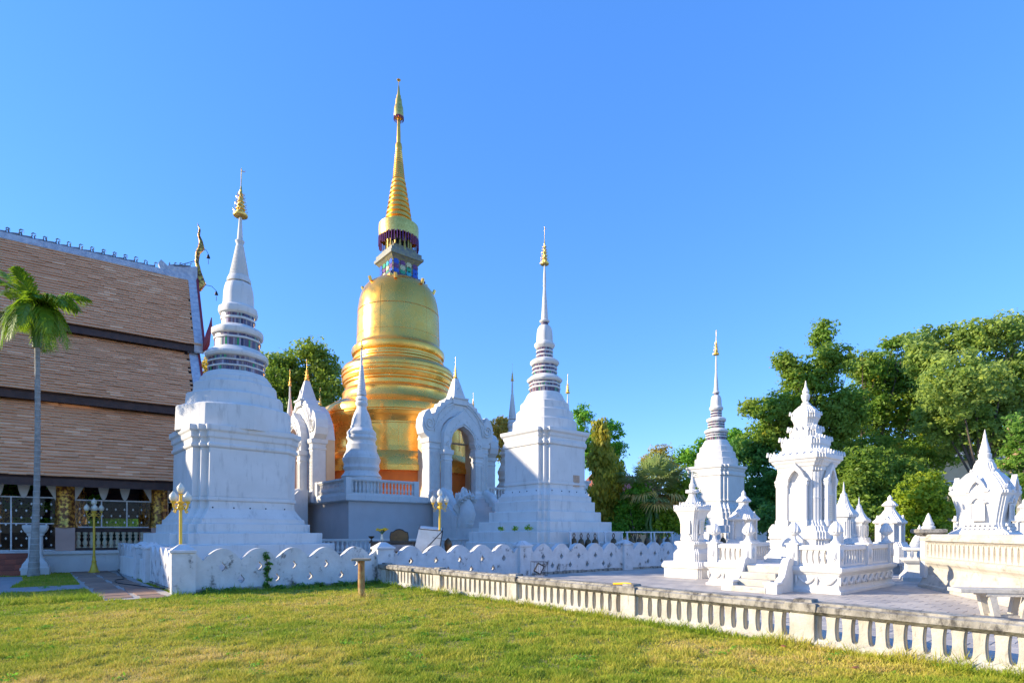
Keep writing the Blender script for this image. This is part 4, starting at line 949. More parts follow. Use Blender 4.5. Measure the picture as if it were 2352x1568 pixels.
def build_frond(parent, *a, name='frond', mat_=None, **k):
    pts, V, F, T = frond_leaf(*a, **k)
    mb = MB(); mb.tube(pts[::3], [max(.006, .03*(1 - i/12)) for i in range(len(pts[::3]))], 5, tint=.5); b = len(mb.v)
    mb.v += V; mb.t += T; mb.f += [tuple(i + b for i in f) for f in F]
    return mb.build(name, mat_ or M['frond'], parent)
q = at(80, 20.4); palm = thing('areca_palm', 'slender areca palm with feathery crown against the tiled roof', 'palm', (q[0], q[1], 0), 0)
mb = MB(); rr = []
pts = []; rad = []
for i in range(60):
    u = i/59; z = 8.5*u; r_ = .098 + .09*(1 - u)**6 - .02*u; r_ *= 1.05 if i % 2 else .97
    pts.append((-.05 + .12*u + .08*sin(u*3), 0, z)); rad.append(r_)
MB().tube(pts, rad, 12).build('trunk', M['trunk'], palm, smooth=20)
rings_mb = MB()
for i in range(40):
    u = (i + .5)/40; z = 8.5*u; rings_mb.lathe([(.099 + .09*(1-u)**6 - .02*u, z - .012), (.107 + .09*(1-u)**6 - .02*u, z), (.099 + .09*(1-u)**6 - .02*u, z + .012)], 12, c=(-.05 + .12*u + .08*sin(u*3), 0), cap0=False, cap1=False)
rings_mb.build('leaf_scar', mat('pale_scar', (.42, .40, .36)), palm, smooth=30)['kind'] = 'stuff'
MB().tube([(.08, 0, 8.3), (.08, 0, 8.7), (.10, 0, 9.3), (.11, 0, 9.8)], [.14, .17, .14, .07], 12).build('crownshaft', M['shaft'], palm, smooth=40)
FR = [(200, 1.9, .50, 1.05), (165, 1.9, .70, 1.0), (175, 1.6, .35, 1.3), (150, 1.7, 1.25, .75), (15, 1.9, .60, .85), (-20, 1.9, .95, .8), (-35, 1.6, 1.5, .6), (185, 1.6, 1.5, .7), (215, 1.55, 1.9, .6), (330, 1.5, 1.9, .5), (250, 1.35, 1.9, .6), (95, 1.4, 1.4, .8), (60, 1.5, .8, 1.0), (285, 1.5, 1.55, .7), (0, 1.55, 1.75, .55), (270, 1.0, .3, 1.5), (120, 1.5, 1.7, .6), (310, 1.3, .9, .9)]
for i, (a, l, dr, ri) in enumerate(FR):
    build_frond(palm, (.11, 0, 9.65), (cos(radians(a)), sin(radians(a)), 0), l*.98, dr*.92, .66, 46, .038, ri, tint0=.66)
q = at(82, 21.1); ped = thing('white_pedestal', 'white moulded pedestal standing behind the palm trunk', 'pedestal', (q[0], q[1], 0), HR)
MB().sweep([(.42, -.03), (.42, .28), (.38, .32), (.36, .42), (.26, .58), (.24, .64)], redent(.03, 1)).build('base', M['white2'], ped)
MB().sweep([(.22, .64), (.20, .75), (.20, 1.45), (.24, 1.5), (.24, 1.55)], redent(.03, 1)).build('shaft', M['white2'], ped)
MB().sweep([(.24, 1.55), (.30, 1.62), (.34, 1.72), (.36, 1.78), (.36, 1.86), (.30, 1.88)], redent(.03, 1)).build('capital', M['white2'], ped)
MB().bx(-.07, -.07, 1.88, .07, .07, 2.28).build('stub', M['white2'], ped)
# ------------------------------------------------------------------ cable on the path
pts = [(0, 0)]; cab = [at(268, 2064/(1312 - HY)), at(276, 2064/(1321 - HY)), at(285, 2064/(1331 - HY)), at(266, 2064/(1334 - HY)), at(270, 2064/(1341 - HY)), at(300, 2064/(1345 - HY)), at(345, 2064/(1351 - HY)), at(378, 2064/(1354 - HY)), at(390, 2064/(1345 - HY))]
def spline(pts, n=6):
    out = []; P = [Vector(p) for p in pts]; P = [P[0]*2 - P[1]] + P + [P[-1]*2 - P[-2]]
    for i in range(1, len(P) - 2):
        for k in range(n):
            t = k/n; a, b_, c, d = P[i-1], P[i], P[i+1], P[i+2]
            out.append(.5*((2*b_) + (c - a)*t + (2*a - 5*b_ + 4*c - d)*t*t + (3*b_ - a - 3*c + d)*t**3))
    out.append(P[-2]); return out
o = MB().tube([(p[0], p[1], .045 + (.25 if i > 46 else 0)*0) for i, p in enumerate(spline([(c[0], c[1], 0) for c in cab]))], .014, 6).build('cable', M['dark'], None, smooth=50); tag(o, 'thin black cable snaking over the brown path', 'cable')
# ------------------------------------------------------------------ white grave monuments on the tiled floor
wt2 = M['white2']
def antefix_mesh(s=1.0):
    mb = MB(); mb.plate([(-.05*s, 0), (.05*s, 0), (.055*s, .05*s), (.03*s, .09*s), (0, .15*s), (-.03*s, .09*s), (-.055*s, .05*s)], (), -.025*s, .025*s); return mb.mesh('antefix', wt2)
AF = {}
def antefixes(parent, h, z, n, s=1.0, inset=.03):
    key = round(s, 2)
    if key not in AF: AF[key] = antefix_mesh(s)
    for f_ in range(4):
        a = f_*pi/2
        for i in range(n):
            u = -1 + 2*i/(n - 1); x, y = u*(h - inset), -(h - inset)
            if i == n - 1: continue
            put('antefix', AF[key], parent, (x*cos(a) - y*sin(a), x*sin(a) + y*cos(a), z), a + (radians(-45) if i == 0 else 0))
def gable(parent, w, z0, z1, y, t, rz, niche=None, m=None, name='pediment'):
    """pointed pediment with flame edge on one face"""
    out = [(w, z0), (w*1.12, z0 + (z1-z0)*.06), (w*1.08, z0 + (z1-z0)*.16), (w*.86, z0 + (z1-z0)*.22), (w*.62, z0 + (z1-z0)*.5), (w*.36, z0 + (z1-z0)*.72), (w*.12, z0 + (z1-z0)*.88), (0.001, z1)]
    hole = [(w*.6, z0), (w*.55, z0 + (z1-z0)*.18), (w*.3, z0 + (z1-z0)*.46), (0.001, z0 + (z1-z0)*.62)]
    o = out + [(-x, z) for x, z in out[::-1][1:]] + [(-x, z) for x, z in hole] + [(x, z) for x, z in hole[::-1][1:]]
    MB().plate(o, (), -y - t, -y).build(name, m or wt2, parent, rz=rz)
def shrine(name, label, loc, rot, prof, d, steps=2, ratio=1.0, tip=None, z0=0.0, m=None, group=None):
    t = thing(name, label, 'grave monument', (loc[0], loc[1], z0), rot, group)
    plan = redent(d, steps, ratio)
    for nm, pr in prof:
        if nm.startswith('o_'): MB().lathe(pr, 20).build(nm[2:], m or wt2, t, smooth=40)
        else: MB().sweep(pr, plan).build(nm, m or wt2, t, bevel=.008)
    return t
def plaque(parent, x, z, w, h, y, rz, m, label=None, border=True):
    o = MB().bx(-w/2, -.02, -h/2, w/2, 0, h/2).build('plaque', m, parent, loc=(x*cos(rz) + (y)*sin(rz), x*sin(rz) - y*cos(rz), z), rz=rz)
    mb = MB(); n = max(3, int(h/.07))
    for i in range(n):
        zz_ = h/2 - h*(i + .6)/n*.92; wd = w*random.uniform(.25, .4); mb.bx(-wd, -.024, zz_, wd, -.0201, zz_ + .012)
    mb.build('inscription', M['dimtext'], o)['kind'] = 'stuff'
    if border: MB().plate([(-w/2 - .04, -h/2 - .04), (w/2 + .04, -h/2 - .04), (w/2 + .04, h/2 + .04), (-w/2 - .04, h/2 + .04)], [[(-w/2, -h/2), (w/2, -h/2), (w/2, h/2), (-w/2, h/2)]], -.035, 0).build('frame', wt2, o)
    return o
M['dimtext'] = mat('faded_letters', (.52, .47, .38))
M['plaq'] = mat('marble_plaque', (.72, .66, .54), (.64, .58, .47), .5, scale=6)
M['plaqg'] = mat('grey_plaque', (.48, .47, .46), (.40, .39, .39), .5, scale=6)
bud_me = None
def bud_finial(parent, x, y, z, s=1.0):
    """pineapple bud on a stem"""
    p = MB().lathe([(.13*s, 0), (.13*s, .03*s), (.08*s, .07*s), (.05*s, .16*s), (.06*s, .20*s), (.13*s, .24*s)], 14).build('finial_stem', wt2, parent, smooth=40, loc=(x, y, z))
    mb = MB(); mb.lathe([(.12*s, .23*s), (.165*s, .29*s), (.17*s, .36*s), (.14*s, .45*s), (.08*s, .54*s), (.02*s, .60*s)], 16)
    for r_ in range(7):
        u = r_/6; zz_ = (.31 + .24*u)*s; rr = (.168*(1 - u**1.6*.72))*s; n = 14 - r_
        for j in range(n):
            a = 2*pi*(j + .5*(r_ % 2))/n; c = Vector((rr*cos(a), rr*sin(a), zz_)); dv = Vector((cos(a), sin(a), .5)).normalized()
            b = len(mb.v); q = Vector((-sin(a), cos(a), 0)); w_ = .034*s
            mb.v += [tuple(c + q*w_), tuple(c - q*w_), tuple(c + Vector((0, 0, .05*s))), tuple(c - Vector((0, 0, .03*s))), tuple(c + dv*.028*s)]; mb.t += [.5]*5
            mb.f += [(b, b+2, b+4), (b+2, b+1, b+4), (b+1, b+3, b+4), (b+3, b, b+4)]
    mb.build('finial_bud', wt2, p, smooth=40)
def swag(mb, x0, x1, z, y, drop, r=.035):
    n = 12; mb.tube([(x0 + (x1-x0)*i/n, y, z - drop*sin(pi*i/n)) for i in range(n + 1)], [r*(.5 + .8*sin(pi*i/n)) for i in range(n + 1)], 6)
def medallion(parent, x, y, z, rz, s=1.0):
    mb = MB(); mb.plate([(.075*s*cos(a), .15*s*sin(a)) for a in [2*pi*i/16 for i in range(16)]], (), -.02, 0); mb.plate([(.05*s*cos(a), .11*s*sin(a)) for a in [2*pi*i/14 for i in range(14)]], (), -.04, -.0201)
    mb.build('medallion', wt2, parent, loc=(x, y, z), rz=rz)
slab_bal = MB(); pts = []
for k in range(9):
    u = k/8; pts.append((.062 - .030*sin(pi*u)**.7, .36*u))
slab_bal.plate([(-w_, z) for w_, z in pts] + [(w_, z) for w_, z in pts[::-1]], (), -.06, .06); slab_me = slab_bal.mesh('baluster', wt2)
# --- main mausoleum platform: local x along e1, y along e2, near corner at (0,0)
PC = Vector((8.36, 14.3)); PLX, PLY = 4.2, 3.75
pf = thing('grave_platform', 'white balustraded platform with garlands, stair and bud finials under tallest shrine', 'platform', (PC.x, PC.y, 0), 40)
cpl = lambda h: [(x + PLX/2, y + PLY/2) for x, y in rect(PLX/2 + h, PLY/2 + h)]
MB().sweep([(.02, -.03), (.02, .08), (-.03, .10), (-.05, .16), (-.05, .47), (-.02, .50), (.0, .53), (.04, .56), (.06, .60), (.06, .68), (.02, .70)], cpl).build('base', wt2, pf, bevel=.01)
mb = MB()
def face_xf(f_):
    if f_ == 0: return lambda p: Vector((p.x, .05 + p.y, p.z))                       # right front (y = 0)
    return lambda p: Vector((.05 + p.y, PLY - p.x, p.z))                              # left front (x = 0)
for f_, L_, spans in ((0, PLX, [(0.06, PLX - .06)]), (1, PLY, [(.06, 1.0), (2.65, PLY - .06)])):
    g = []
    for a, b_ in spans:
        n = max(1, round((b_ - a)/.46)); w_ = (b_ - a)/n
        for i in range(n): g.append((a + i*w_, a + (i + 1)*w_))
    for x0, x1 in g:
        s = MB(); swag(s, x0 + .05, x1 - .05, .42, -.03, .15); s.tube([(x0, -.03, .44), (x0, -.03, .36), (x0, -.03, .22)], [.03, .045, .012], 6)
        xf = face_xf(f_); s.v = [tuple(xf(Vector(v))) for v in s.v]; s.build('garland', wt2, pf, smooth=50)
ZT = .70
def pbal(x0, y0, x1, y1, n):
    dx, dy = x1 - x0, y1 - y0; L_ = sqrt(dx*dx + dy*dy); a = atan2(dy, dx)
    MB().bx(0, -.09, 0, L_, .09, .07).build('base_rail', wt2, pf, loc=(x0, y0, ZT), rz=a); MB().bx(0, -.10, .43, L_, .10, .56).build('top_rail', wt2, pf, loc=(x0, y0, ZT), rz=a, bevel=.015)
    for i in range(n + 1): put('baluster', slab_me, pf, (x0 + dx*i/n, y0 + dy*i/n, ZT + .07), a, scale=(1.0 if 0 < i < n else .8, 1, 1))
def ppost(x, y, w=.15, fin=True):
    p = MB().bx(-w, -w, 0, w, w, .57).build('post', wt2, pf, loc=(x, y, ZT), bevel=.01); MB().sweep([(w + .03, .57), (w + .03, .60), (w - .02, .62)], sq).build('cap', wt2, p)
    medallion(pf, x, y - w - .001, ZT + .30, 0); medallion(pf, x - w - .001, y, ZT + .30, -pi/2)
    if fin: bud_finial(pf, x, y, ZT + .62, .95)
i_ = .17
for x, y, fin in ((i_, i_, True), (i_, 1.22, True), (i_, 2.5, True), (i_, PLY - i_, True), (PLX/2 + .1, i_, False), (PLX - i_, i_, True), (PLX - i_, PLY - i_, True), (PLX/2 + .1, PLY - i_, True)): ppost(x, y, fin=fin)
pbal(i_, i_ + .15, i_, 1.07, 5); pbal(i_, 2.65, i_, PLY - i_ - .15, 5)
pbal(i_ + .15, i_, PLX/2 - .05, i_, 9); pbal(PLX/2 + .25, i_, PLX - i_ - .15, i_, 9); pbal(PLX - i_, i_ + .15, PLX - i_, PLY - i_ - .15, 14)
pbal(i_ + .15, PLY - i_, PLX/2 - .05, PLY - i_, 9); pbal(PLX/2 + .25, PLY - i_, PLX - i_ - .15, PLY - i_, 9)
for i in range(4):
    MB().bx(-.02 - .28*(4 - i) + .0, 1.38, -.03, -.02 if i else .05, 2.34, .17*(i + 1) - .01).build('step', M['plinth'], pf, bevel=.015)
for y0 in (1.16, 2.36):
    prof_ = [(.02, -.03), (.02, .86), (-.18, .92), (-.30, .84), (-.52, .42), (-.78, .26), (-.80, -.03)]
    MB().plate(prof_, (), y0, y0 + .2).build('stair_cheek', wt2, pf, bevel=.015)
    nl = MB(); nl.bx(-1.12, y0 - .07, -.03, -.80, y0 + .27, .24); nl.bx(-1.15, y0 - .10, .2401, -.78, y0 + .30, .30); nl.build('newel', wt2, pf, bevel=.015)
# --- tallest shrine
km = 17/1290; TC = PC + e1*2.12 + e2*1.72
Zm = lambda cy: EYE + (HY - (826.7 + cy*.3516))*km - ZT
hm_ = lambda half: half*.3516*km/1.30
P = lambda l: [(hm_(h), Zm(c)) for h, c in l[::-1]]
tall = shrine('tall_shrine', 'tallest white tiered shrine with pilasters and niches on the garlanded platform', TC, 40, [
 ('base', P([(205, 1082), (212, 1110), (228, 1118), (228, 1150), (232, 1152), (232, 1165), (215, 1172), (215, 1215), (225, 1220), (225, 1232), (220, 1235), (250, 1280), (258, 1284), (258, 1322), (262, 1325), (262, 1370)])),
 ('body', P([(172, 735), (168, 760), (166, 770), (166, 1040), (176, 1060), (186, 1082)])),
 ('cornice', P([(215, 630), (228, 634), (228, 660), (214, 668), (210, 678), (196, 690), (190, 704), (178, 712), (178, 735)])),
 ('roof_tier', P([(152, 560), (152, 590), (175, 610), (214, 632)])), ('roof_tier', P([(100, 505), (145, 520), (158, 535), (158, 562), (150, 575)])),
 ('roof_tier', P([(84, 445), (84, 462), (108, 472), (108, 498), (102, 508)])), ('roof_tier', P([(88, 395), (78, 420), (80, 446)])),
 ('roof_cap', P([(96, 362), (98, 384), (88, 397)])), ('roof_cap', P([(20, 290), (45, 302), (75, 325), (96, 352), (98, 364)])),
 ('spire', P([(2, 135), (5, 150), (9, 175), (22, 203), (24, 212), (18, 220), (30, 228), (30, 240), (24, 262), (16, 272), (26, 282), (32, 294)]))], .055, 3, z0=ZT)
for hh_, cc, n, s in ((228, 634, 9, .95), (158, 535, 7, .95), (108, 472, 5, 1.1), (98, 364, 5, .8)): antefixes(tall, hm_(hh_), Zm(cc), n, s)
HB = hm_(166)
for f_ in range(4):
    rz = f_*pi/2; w_ = HB*.50; z0_ = Zm(1085); zt1 = Zm(860)
    c_, s_ = cos(rz), sin(rz); R_ = lambda x, y: (x*c_ - y*s_, x*s_ + y*c_)
    for sg in (-1, 1):
        x, y = R_(sg*w_*.92, -HB - .10); MB().sweep([(.075, z0_), (.075, z0_ + .15), (.055, z0_ + .2), (.055, Zm(832)), (.07, Zm(824)), (.085, Zm(806))], sq).build('pilaster', wt2, tall, loc=(x, y, 0), rz=rz, bevel=.008)
    gable(tall, w_*1.12, Zm(806), Zm(684), HB + .05, .13, rz)
    x, y = R_(0, -HB - .03); MB().bx(-w_*.78, -.04, z0_, w_*.78, .03, Zm(806)).build('niche_panel', wt2, tall, loc=(x, y, 0), rz=rz)
    plaque(tall, 0, z0_ + .55, .34, .72, HB + .075, rz, M['plaq'], border=True)
    for sg in (-1, 1):   # slender half columns on the stepped corners
        for q_ in (1, 2):
            x, y = R_(sg*(HB - .055*q_ - .02), -(HB - .055*(3 - q_)) + .0); MB().lathe([(.045, z0_), (.045, z0_ + .12), (.03, z0_ + .16), (.03, z0_ + .8), (.042, z0_ + .84), (.03, z0_ + .88), (.03, Zm(790)), (.05, Zm(770)), (.05, Zm(745))], 8).build('half_column', wt2, tall, smooth=40, loc=(x, y, 0))
# small porch blocks at the foot
for f_ in range(4):
    a = f_*pi/2; x, y = -0, -hm_(232); MB().plate([(-.3, 0), (.3, 0), (.3, .2), (0, .48), (-.3, .2)], (), -.12, .1).build('foot_gable', wt2, tall, loc=(x*cos(a) - y*sin(a), x*sin(a) + y*cos(a), Zm(1215)), rz=a)
# --- shrine left of the platform on its own stepped base
k_ = 20.2/1290; Zb = lambda cy: EYE + (HY - (1041 + cy*.2344))*k_; hb_ = lambda half: half*.2344*k_/1.30
q = at(1590, 20.2); P = lambda l: [(hb_(h), Zb(c)) for h, c in l[::-1]]
s1 = shrine('spired_shrine', 'white shrine with flared cornice and needle spire left of the garlanded platform', q, 41, [
 ('plinth', P([(262, 1050), (270, 1062), (285, 1085), (285, 1108), (262, 1122), (262, 1215), (275, 1222), (275, 1250)])),
 ('base', P([(140, 855), (170, 862), (170, 885), (150, 905), (140, 930), (165, 955), (178, 975), (178, 1045), (182, 1050)])),
 ('body', P([(150, 590), (128, 640), (116, 700), (112, 780), (118, 850)])), ('cornice', P([(172, 535), (178, 545), (176, 560), (160, 575), (150, 592)])),
 ('roof', P([(35, 392), (45, 430), (70, 470), (120, 505), (165, 530)])), ('crown', P([(32, 378), (70, 372), (72, 385), (36, 395)][::1])),
 ('spire', P([(2, 165), (6, 200), (10, 240), (20, 290), (30, 300), (34, 330), (28, 345), (40, 360), (66, 374)]))], .045, 2)
antefixes(s1, hb_(170), Zb(538), 9, .85); antefixes(s1, hb_(120), Zb(506), 5, .75); antefixes(s1, hb_(66), Zb(374), 5, .5)
for f_ in range(4): plaque(s1, 0, Zb(720), .20, .40, hb_(114) + .035, f_*pi/2, M['plaq'])
for f_ in (0, 3): MB().plate([(-.2, 0), (.2, 0), (.17, .1), (.1, .2), (0, .28), (-.1, .2), (-.17, .1)], (), -.03, 0).build('leaf_relief', wt2, s1, loc=((-hb_(120) if f_ else 0), (0 if f_ else -hb_(120)), Zb(850)), rz=f_*pi/2)
# --- small shrines, each with its own proportions
def mini(label, px, d, half, ytop, ybase, rot=40, kind=0, z0=0.0, group='small white grave shrines'):
    kk = d/1290; zt = zz(ytop, d); zb = zz(ybase, d); H = zt - zb; h = half*kk/1.28; q = at(px, d)
    s = lambda l: [(h*a, zb + H*b) for a, b in l]
    if kind == 0:      # niche shrine with gables and bulb finial
        pr = [('base', s([(1.05, -1.0), (1.05, .02), (.95, .04), (.85, .10)])), ('body', s([(.70, .10), (.62, .16), (.62, .40), (.70, .44)])), ('cornice', s([(.74, .44), (.88, .46), (.90, .49), (.82, .51)])), ('roof', s([(.82, .51), (.66, .57), (.46, .64), (.34, .70)])),
              ('neck', s([(.34, .70), (.28, .72), (.28, .77), (.44, .79), (.44, .81), (.26, .87), (.12, .90)])), ('o_finial', s([(.10, .89), (.16, .91), (.16, .93), (.13, .96), (.05, .985), (.01, 1.0)]))]
    elif kind == 1:    # concave pyramid roof with needle
        pr = [('base', s([(1.0, -1.0), (1.0, .03), (.92, .06), (.85, .12)])), ('body', s([(.72, .12), (.70, .40), (.78, .44)])), ('cornice', s([(.9, .44), (.95, .48), (.9, .51)])), ('roof', s([(.9, .51), (.66, .56), (.40, .66), (.22, .78)])), ('o_finial', s([(.26, .78), (.26, .80), (.14, .82), (.08, .86), (.06, .93), (.01, 1.0)]))]
    else:              # round bell stupa
        pr = [('base', s([(1.0, -1.0), (1.0, .08), (.9, .10), (.8, .30)])), ('o_bell', s([(.85, .30), (.80, .38), (.62, .50), (.40, .60), (.30, .64)])), ('o_ring', s([(.40, .64), (.44, .68), (.38, .72)])), ('o_finial', s([(.34, .72), (.30, .78), (.14, .90), (.02, 1.0)]))]
    t = shrine('small_shrine', label, q, rot, pr, h*.09, 2, z0=0, group=group)
    if kind == 0:
        for f_ in range(4):
            gable(t, h*.36, zb + H*.44, zb + H*.61, h*.72, h*.12, f_*pi/2)
            for sg in (-1, 1):
                a = f_*pi/2; x, y = sg*h*.40, -h*.70; MB().bx(-h*.07, -h*.1, zb + H*.10, h*.07, h*.08, zb + H*.44).build('pilaster', wt2, t, loc=(x*cos(a) - y*sin(a), x*sin(a) + y*cos(a), 0), rz=a)
    if kind == 1:
        for f_ in range(4): plaque(t, 0, zb + H*.27, h*.6, H*.18, h*.72, f_*pi/2, M['plaqg'])
    return t
mini('small gabled shrine with bulb tip behind left end of the garlanded platform', 1708, 20.6, 40, 1125, 1252, kind=0)
mini('shrine with grey plaque partly hidden right of the tallest shrine', 1938, 21.5, 34, 1105, 1252, kind=1)
mini('small shrine with concave pyramid roof and needle tip', 1973, 24, 27, 1140, 1246, kind=1)
mini('gabled shrine with broad roof before the yellow-green bush', 2044, 23, 41, 1136, 1256, kind=0)
mini('low round bell-shaped grave stupa left of the weathered plinth', 2112, 25, 24, 1204, 1262, kind=2)
mini('gabled shrine half hidden left of the right-hand spired shrine', 2214, 20.5, 28, 1150, 1236, kind=0)
mini('gabled shrine cut off by the right edge of the picture', 2352, 20.5, 30, 1145, 1240, kind=0)
# small balustraded base behind the plinth corner
q = at(2121, 18.6); b2 = thing('small_platform', 'small white moulded grave platform tucked behind the weathered plinth', 'platform', (q[0], q[1], 0), 60)
MB().sweep([(.62, -.03), (.62, .12), (.50, .30), (.48, .36), (.48, .55), (.56, .62), (.60, .68), (.60, .74), (.5, .75)], sq).build('base', wt2, b2)
for i in range(6):
    put('baluster', slab_me, b2, (-.44 + .176*i, -.44, .75), 0, scale=(1, .8, .7)); put('baluster', slab_me, b2, (-.44, -.44 + .176*i, .75), pi/2, scale=(1, .8, .7))
MB().sweep([(.52, 1.0), (.54, 1.02), (.54, 1.08), (.5, 1.1)], sq).build('top', wt2, b2)
# stone seats between the graves
for px, d, lab in ((2075, 21.5, 'low stone seat among the graves behind the garlanded platform'),):
    q = at(px, d); st = thing('stone_stool', lab, 'seat', (q[0], q[1], 0), 20); MB().bx(-.5, -.2, .34, .5, .2, .42).build('top', M['concrete'], st); MB().bx(-.4, -.15, 0, -.28, .15, .34).build('leg', M['concrete'], st); MB().bx(.28, -.15, 0, .4, .15, .34).build('leg', M['concrete'], st)
# --- right-hand plinth (its lit face runs away from the viewer)
PD = Vector((.28, .96)).normalized(); prot = math.degrees(atan2(PD.y, PD.x)); far = Vector((12.0, 16.4))
pn = thing('weathered_plinth', 'large cream plinth with shallow arcade and mould stains at right edge', 'plinth', (far.x, far.y, 0), prot)
pw = lambda h: [(x - 3.6, y - 2.0) for x, y in rect(3.6 + h, 2.0 + h)]
MB().sweep([(.10, -.03), (.10, .10), (.06, .14), (.0, .34), (-.03, .40), (-.03, .62), (.0, .68), (.05, .74), (.07, .80), (.07, .86), (-.02, .90)], pw).build('base', M['plinth'], pn, bevel=.015)
MB().sweep([(-.06, .90), (-.06, 1.30)], pw).build('core', M['plinth'], pn)
MB().sweep([(-.02, 1.30), (.0, 1.33), (.07, 1.36), (.07, 1.44), (.04, 1.46), (.04, 1.53), (.0, 1.55)], pw).build('coping', M['plinth'], pn, bevel=.012)
npil = 30
for i in range(npil):
    x = -.1 - 7.0*(i + .5)/npil; mb = MB(); w_ = .07
    mb.plate([(-.115, .90), (.115, .90), (.075, .96), (.062, 1.1), (.075, 1.22), (.115, 1.30), (-.115, 1.30), (-.075, 1.22), (-.062, 1.1), (-.075, .96)], (), 0, .06); mb.build('arcade_pier', M['plinth'], pn, loc=(x, .0 - .06 - .0, 0))
for i in range(14):
    y = -.15 - 3.7*(i + .5)/14; mb = MB(); mb.plate([(-.115, .90), (.115, .90), (.075, .96), (.062, 1.1), (.075, 1.22), (.115, 1.30), (-.115, 1.30), (-.075, 1.22), (-.062, 1.1), (-.075, .96)], (), 0, .06); mb.build('arcade_pier', M['plinth'], pn, loc=(-.06, y, 0), rz=-pi/2)
p = MB().bx(-.28, -.28, .3, .06, .06, 1.52).build('post', wt2, pn); MB().sweep([(.20, 1.5), (.28, 1.56), (.34, 1.60), (.34, 1.68), (.30, 1.70)], sq).build('cap', M['cap'], p, loc=(-.1, -.1, 0)); MB().lathe([(.16, 1.70), (.17, 1.76), (.13, 1.80), (.14, 1.85), (.10, 1.92), (.05, 2.08), (.01, 2.16)], 14).build('finial', wt2, p, smooth=40, loc=(-.1, -.1, 0))
# --- right-hand spired shrine standing on the plinth
d4 = 16.3; k4 = d4/1290; q = at(2262, d4); Z4 = lambda cy: EYE + (HY - (949.2 + cy*.3124))*k4; h4 = lambda half: half*.3124*k4/1.28
P = lambda l: [(h4(h), Z4(c)) for h, c in l[::-1]]
s4 = shrine('spired_shrine', 'ornate white shrine with gabled roof and round spire on the weathered plinth', q, 34, [
 ('base', P([(165, 835), (172, 848), (190, 858), (215, 872), (230, 884), (230, 905)])), ('body', P([(205, 610), (185, 680), (165, 760), (158, 800), (162, 836)])),
 ('cornice', P([(208, 560), (222, 575), (222, 592), (205, 612)])), ('roof', P([(88, 425), (120, 445), (170, 500), (205, 545), (212, 562)])), ('roof_tier', P([(62, 360), (72, 380), (80, 410), (92, 428)])),
 ('o_ring', [(r*.3124*k4, Z4(c)) for r, c in ((52, 362), (52, 345), (38, 338), (36, 325), (40, 318), (40, 300), (30, 290), (34, 280), (30, 262))]), ('o_spire', [(r*.3124*k4, Z4(c)) for r, c in ((30, 265), (22, 230), (12, 180), (10, 172), (11, 165), (6, 145), (1, 116))])], .05, 2, z0=0)
antefixes(s4, h4(212), Z4(562), 9, .8); antefixes(s4, h4(92), Z4(430), 7, .55)
for f_ in range(4):
    a = f_*pi/2; gable(s4, h4(84), Z4(585), Z4(462), h4(196), .12, a); plaque(s4, 0, Z4(730), .26, .40, h4(172) + .06, a, M['plaqg']); gable(s4, .20, Z4(664), Z4(604), h4(182), .10, a, name='niche_hood')
    for r_ in range(3):
        for i in range(7): put('antefix', AF[.55], s4, ((-.33 + .11*i)*cos(a) + (h4(185) + .04*r_)*sin(a), (-.33 + .11*i)*sin(a) - (h4(185) + .04*r_)*cos(a), Z4(815 + 26*r_) - .05), a)
# ------------------------------------------------------------------ bench, spotlight, sign post, bells, altar
q = at(2306, 10.65); bn_ = thing('stone_bench', 'pale stone bench with splayed legs behind the balustrade at right', 'bench', (q[0], q[1], 0), -10)
MB().bx(-.85, -.22, .46, .85, .22, .54).build('seat', M['creamst'] if 'creamst' in M else M['plinth'], bn_, bevel=.012)
for x in (-.22, .22):
    for y in (-.15, .15): MB().rings([[(x - .055, y - .05, 0), (x + .055, y - .05, 0), (x + .055, y + .05, 0), (x - .055, y + .05, 0)], [(x*1.35 - .06, y - .05, .40), (x*1.35 + .06, y - .05, .40), (x*1.35 + .06, y + .05, .40), (x*1.35 - .06, y + .05, .40)]]).build('leg', M['plinth'], bn_)
MB().bx(-.40, -.2, .401, .40, .2, .459).build('apron', M['plinth'], bn_); MB().bx(-.2, -.16, .0, .2, .16, .05).build('foot_slab', M['plinth'], bn_)
q = at(1238, 19.6); sp = thing('spotlight', 'caged floodlight on a short white stand before the scalloped wall', 'floodlight', (q[0], q[1], 0), 15)
MB().bx(-.16, -.12, 0, .16, .12, .12).build('stand', wt2, sp)
mb = MB()
for x in (-.24, .24):
    for y in (-.2, .2): mb.tube([(x, y, .1), (x, y, .58)], .007, 5)
for z in (.12, .58):
    mb.tube([(-.24, -.2, z), (.24, -.2, z), (.24, .2, z), (-.24, .2, z), (-.24, -.2, z)], .007, 5)
for i in range(5): mb.tube([(-.16 + .08*i, -.2, .12), (-.16 + .08*i, -.2, .58)], .004, 4)
mb.build('cage', M['dark'], sp)
mb = MB(); mb.box((0, 0, .34), (.26, .12, .34), M=Matrix.Rotation(.5, 3, 'Y')); mb.build('lamp_housing', M['dark'], sp); mb = MB(); mb.box((-.01, -.065, .34), (.20, .01, .26), M=Matrix.Rotation(.5, 3, 'Y')); mb.build('lens', M['steel'], sp)
q = at(830, 13.9); sg_ = thing('rusty_post', 'rusty pipe post with flat wooden top standing on the lawn', 'post', (q[0], q[1], 0), 6)
MB().lathe([(.082, -.02), (.085, .3), (.08, .9)], 14).build('pipe', M['rust'], sg_, smooth=40); MB().bx(-.22, -.16, .901, .22, .16, .955).build('top_board', mat('weathered_board', (.36, .31, .21), (.24, .20, .13), .8, scale=6), sg_, bevel=.01)
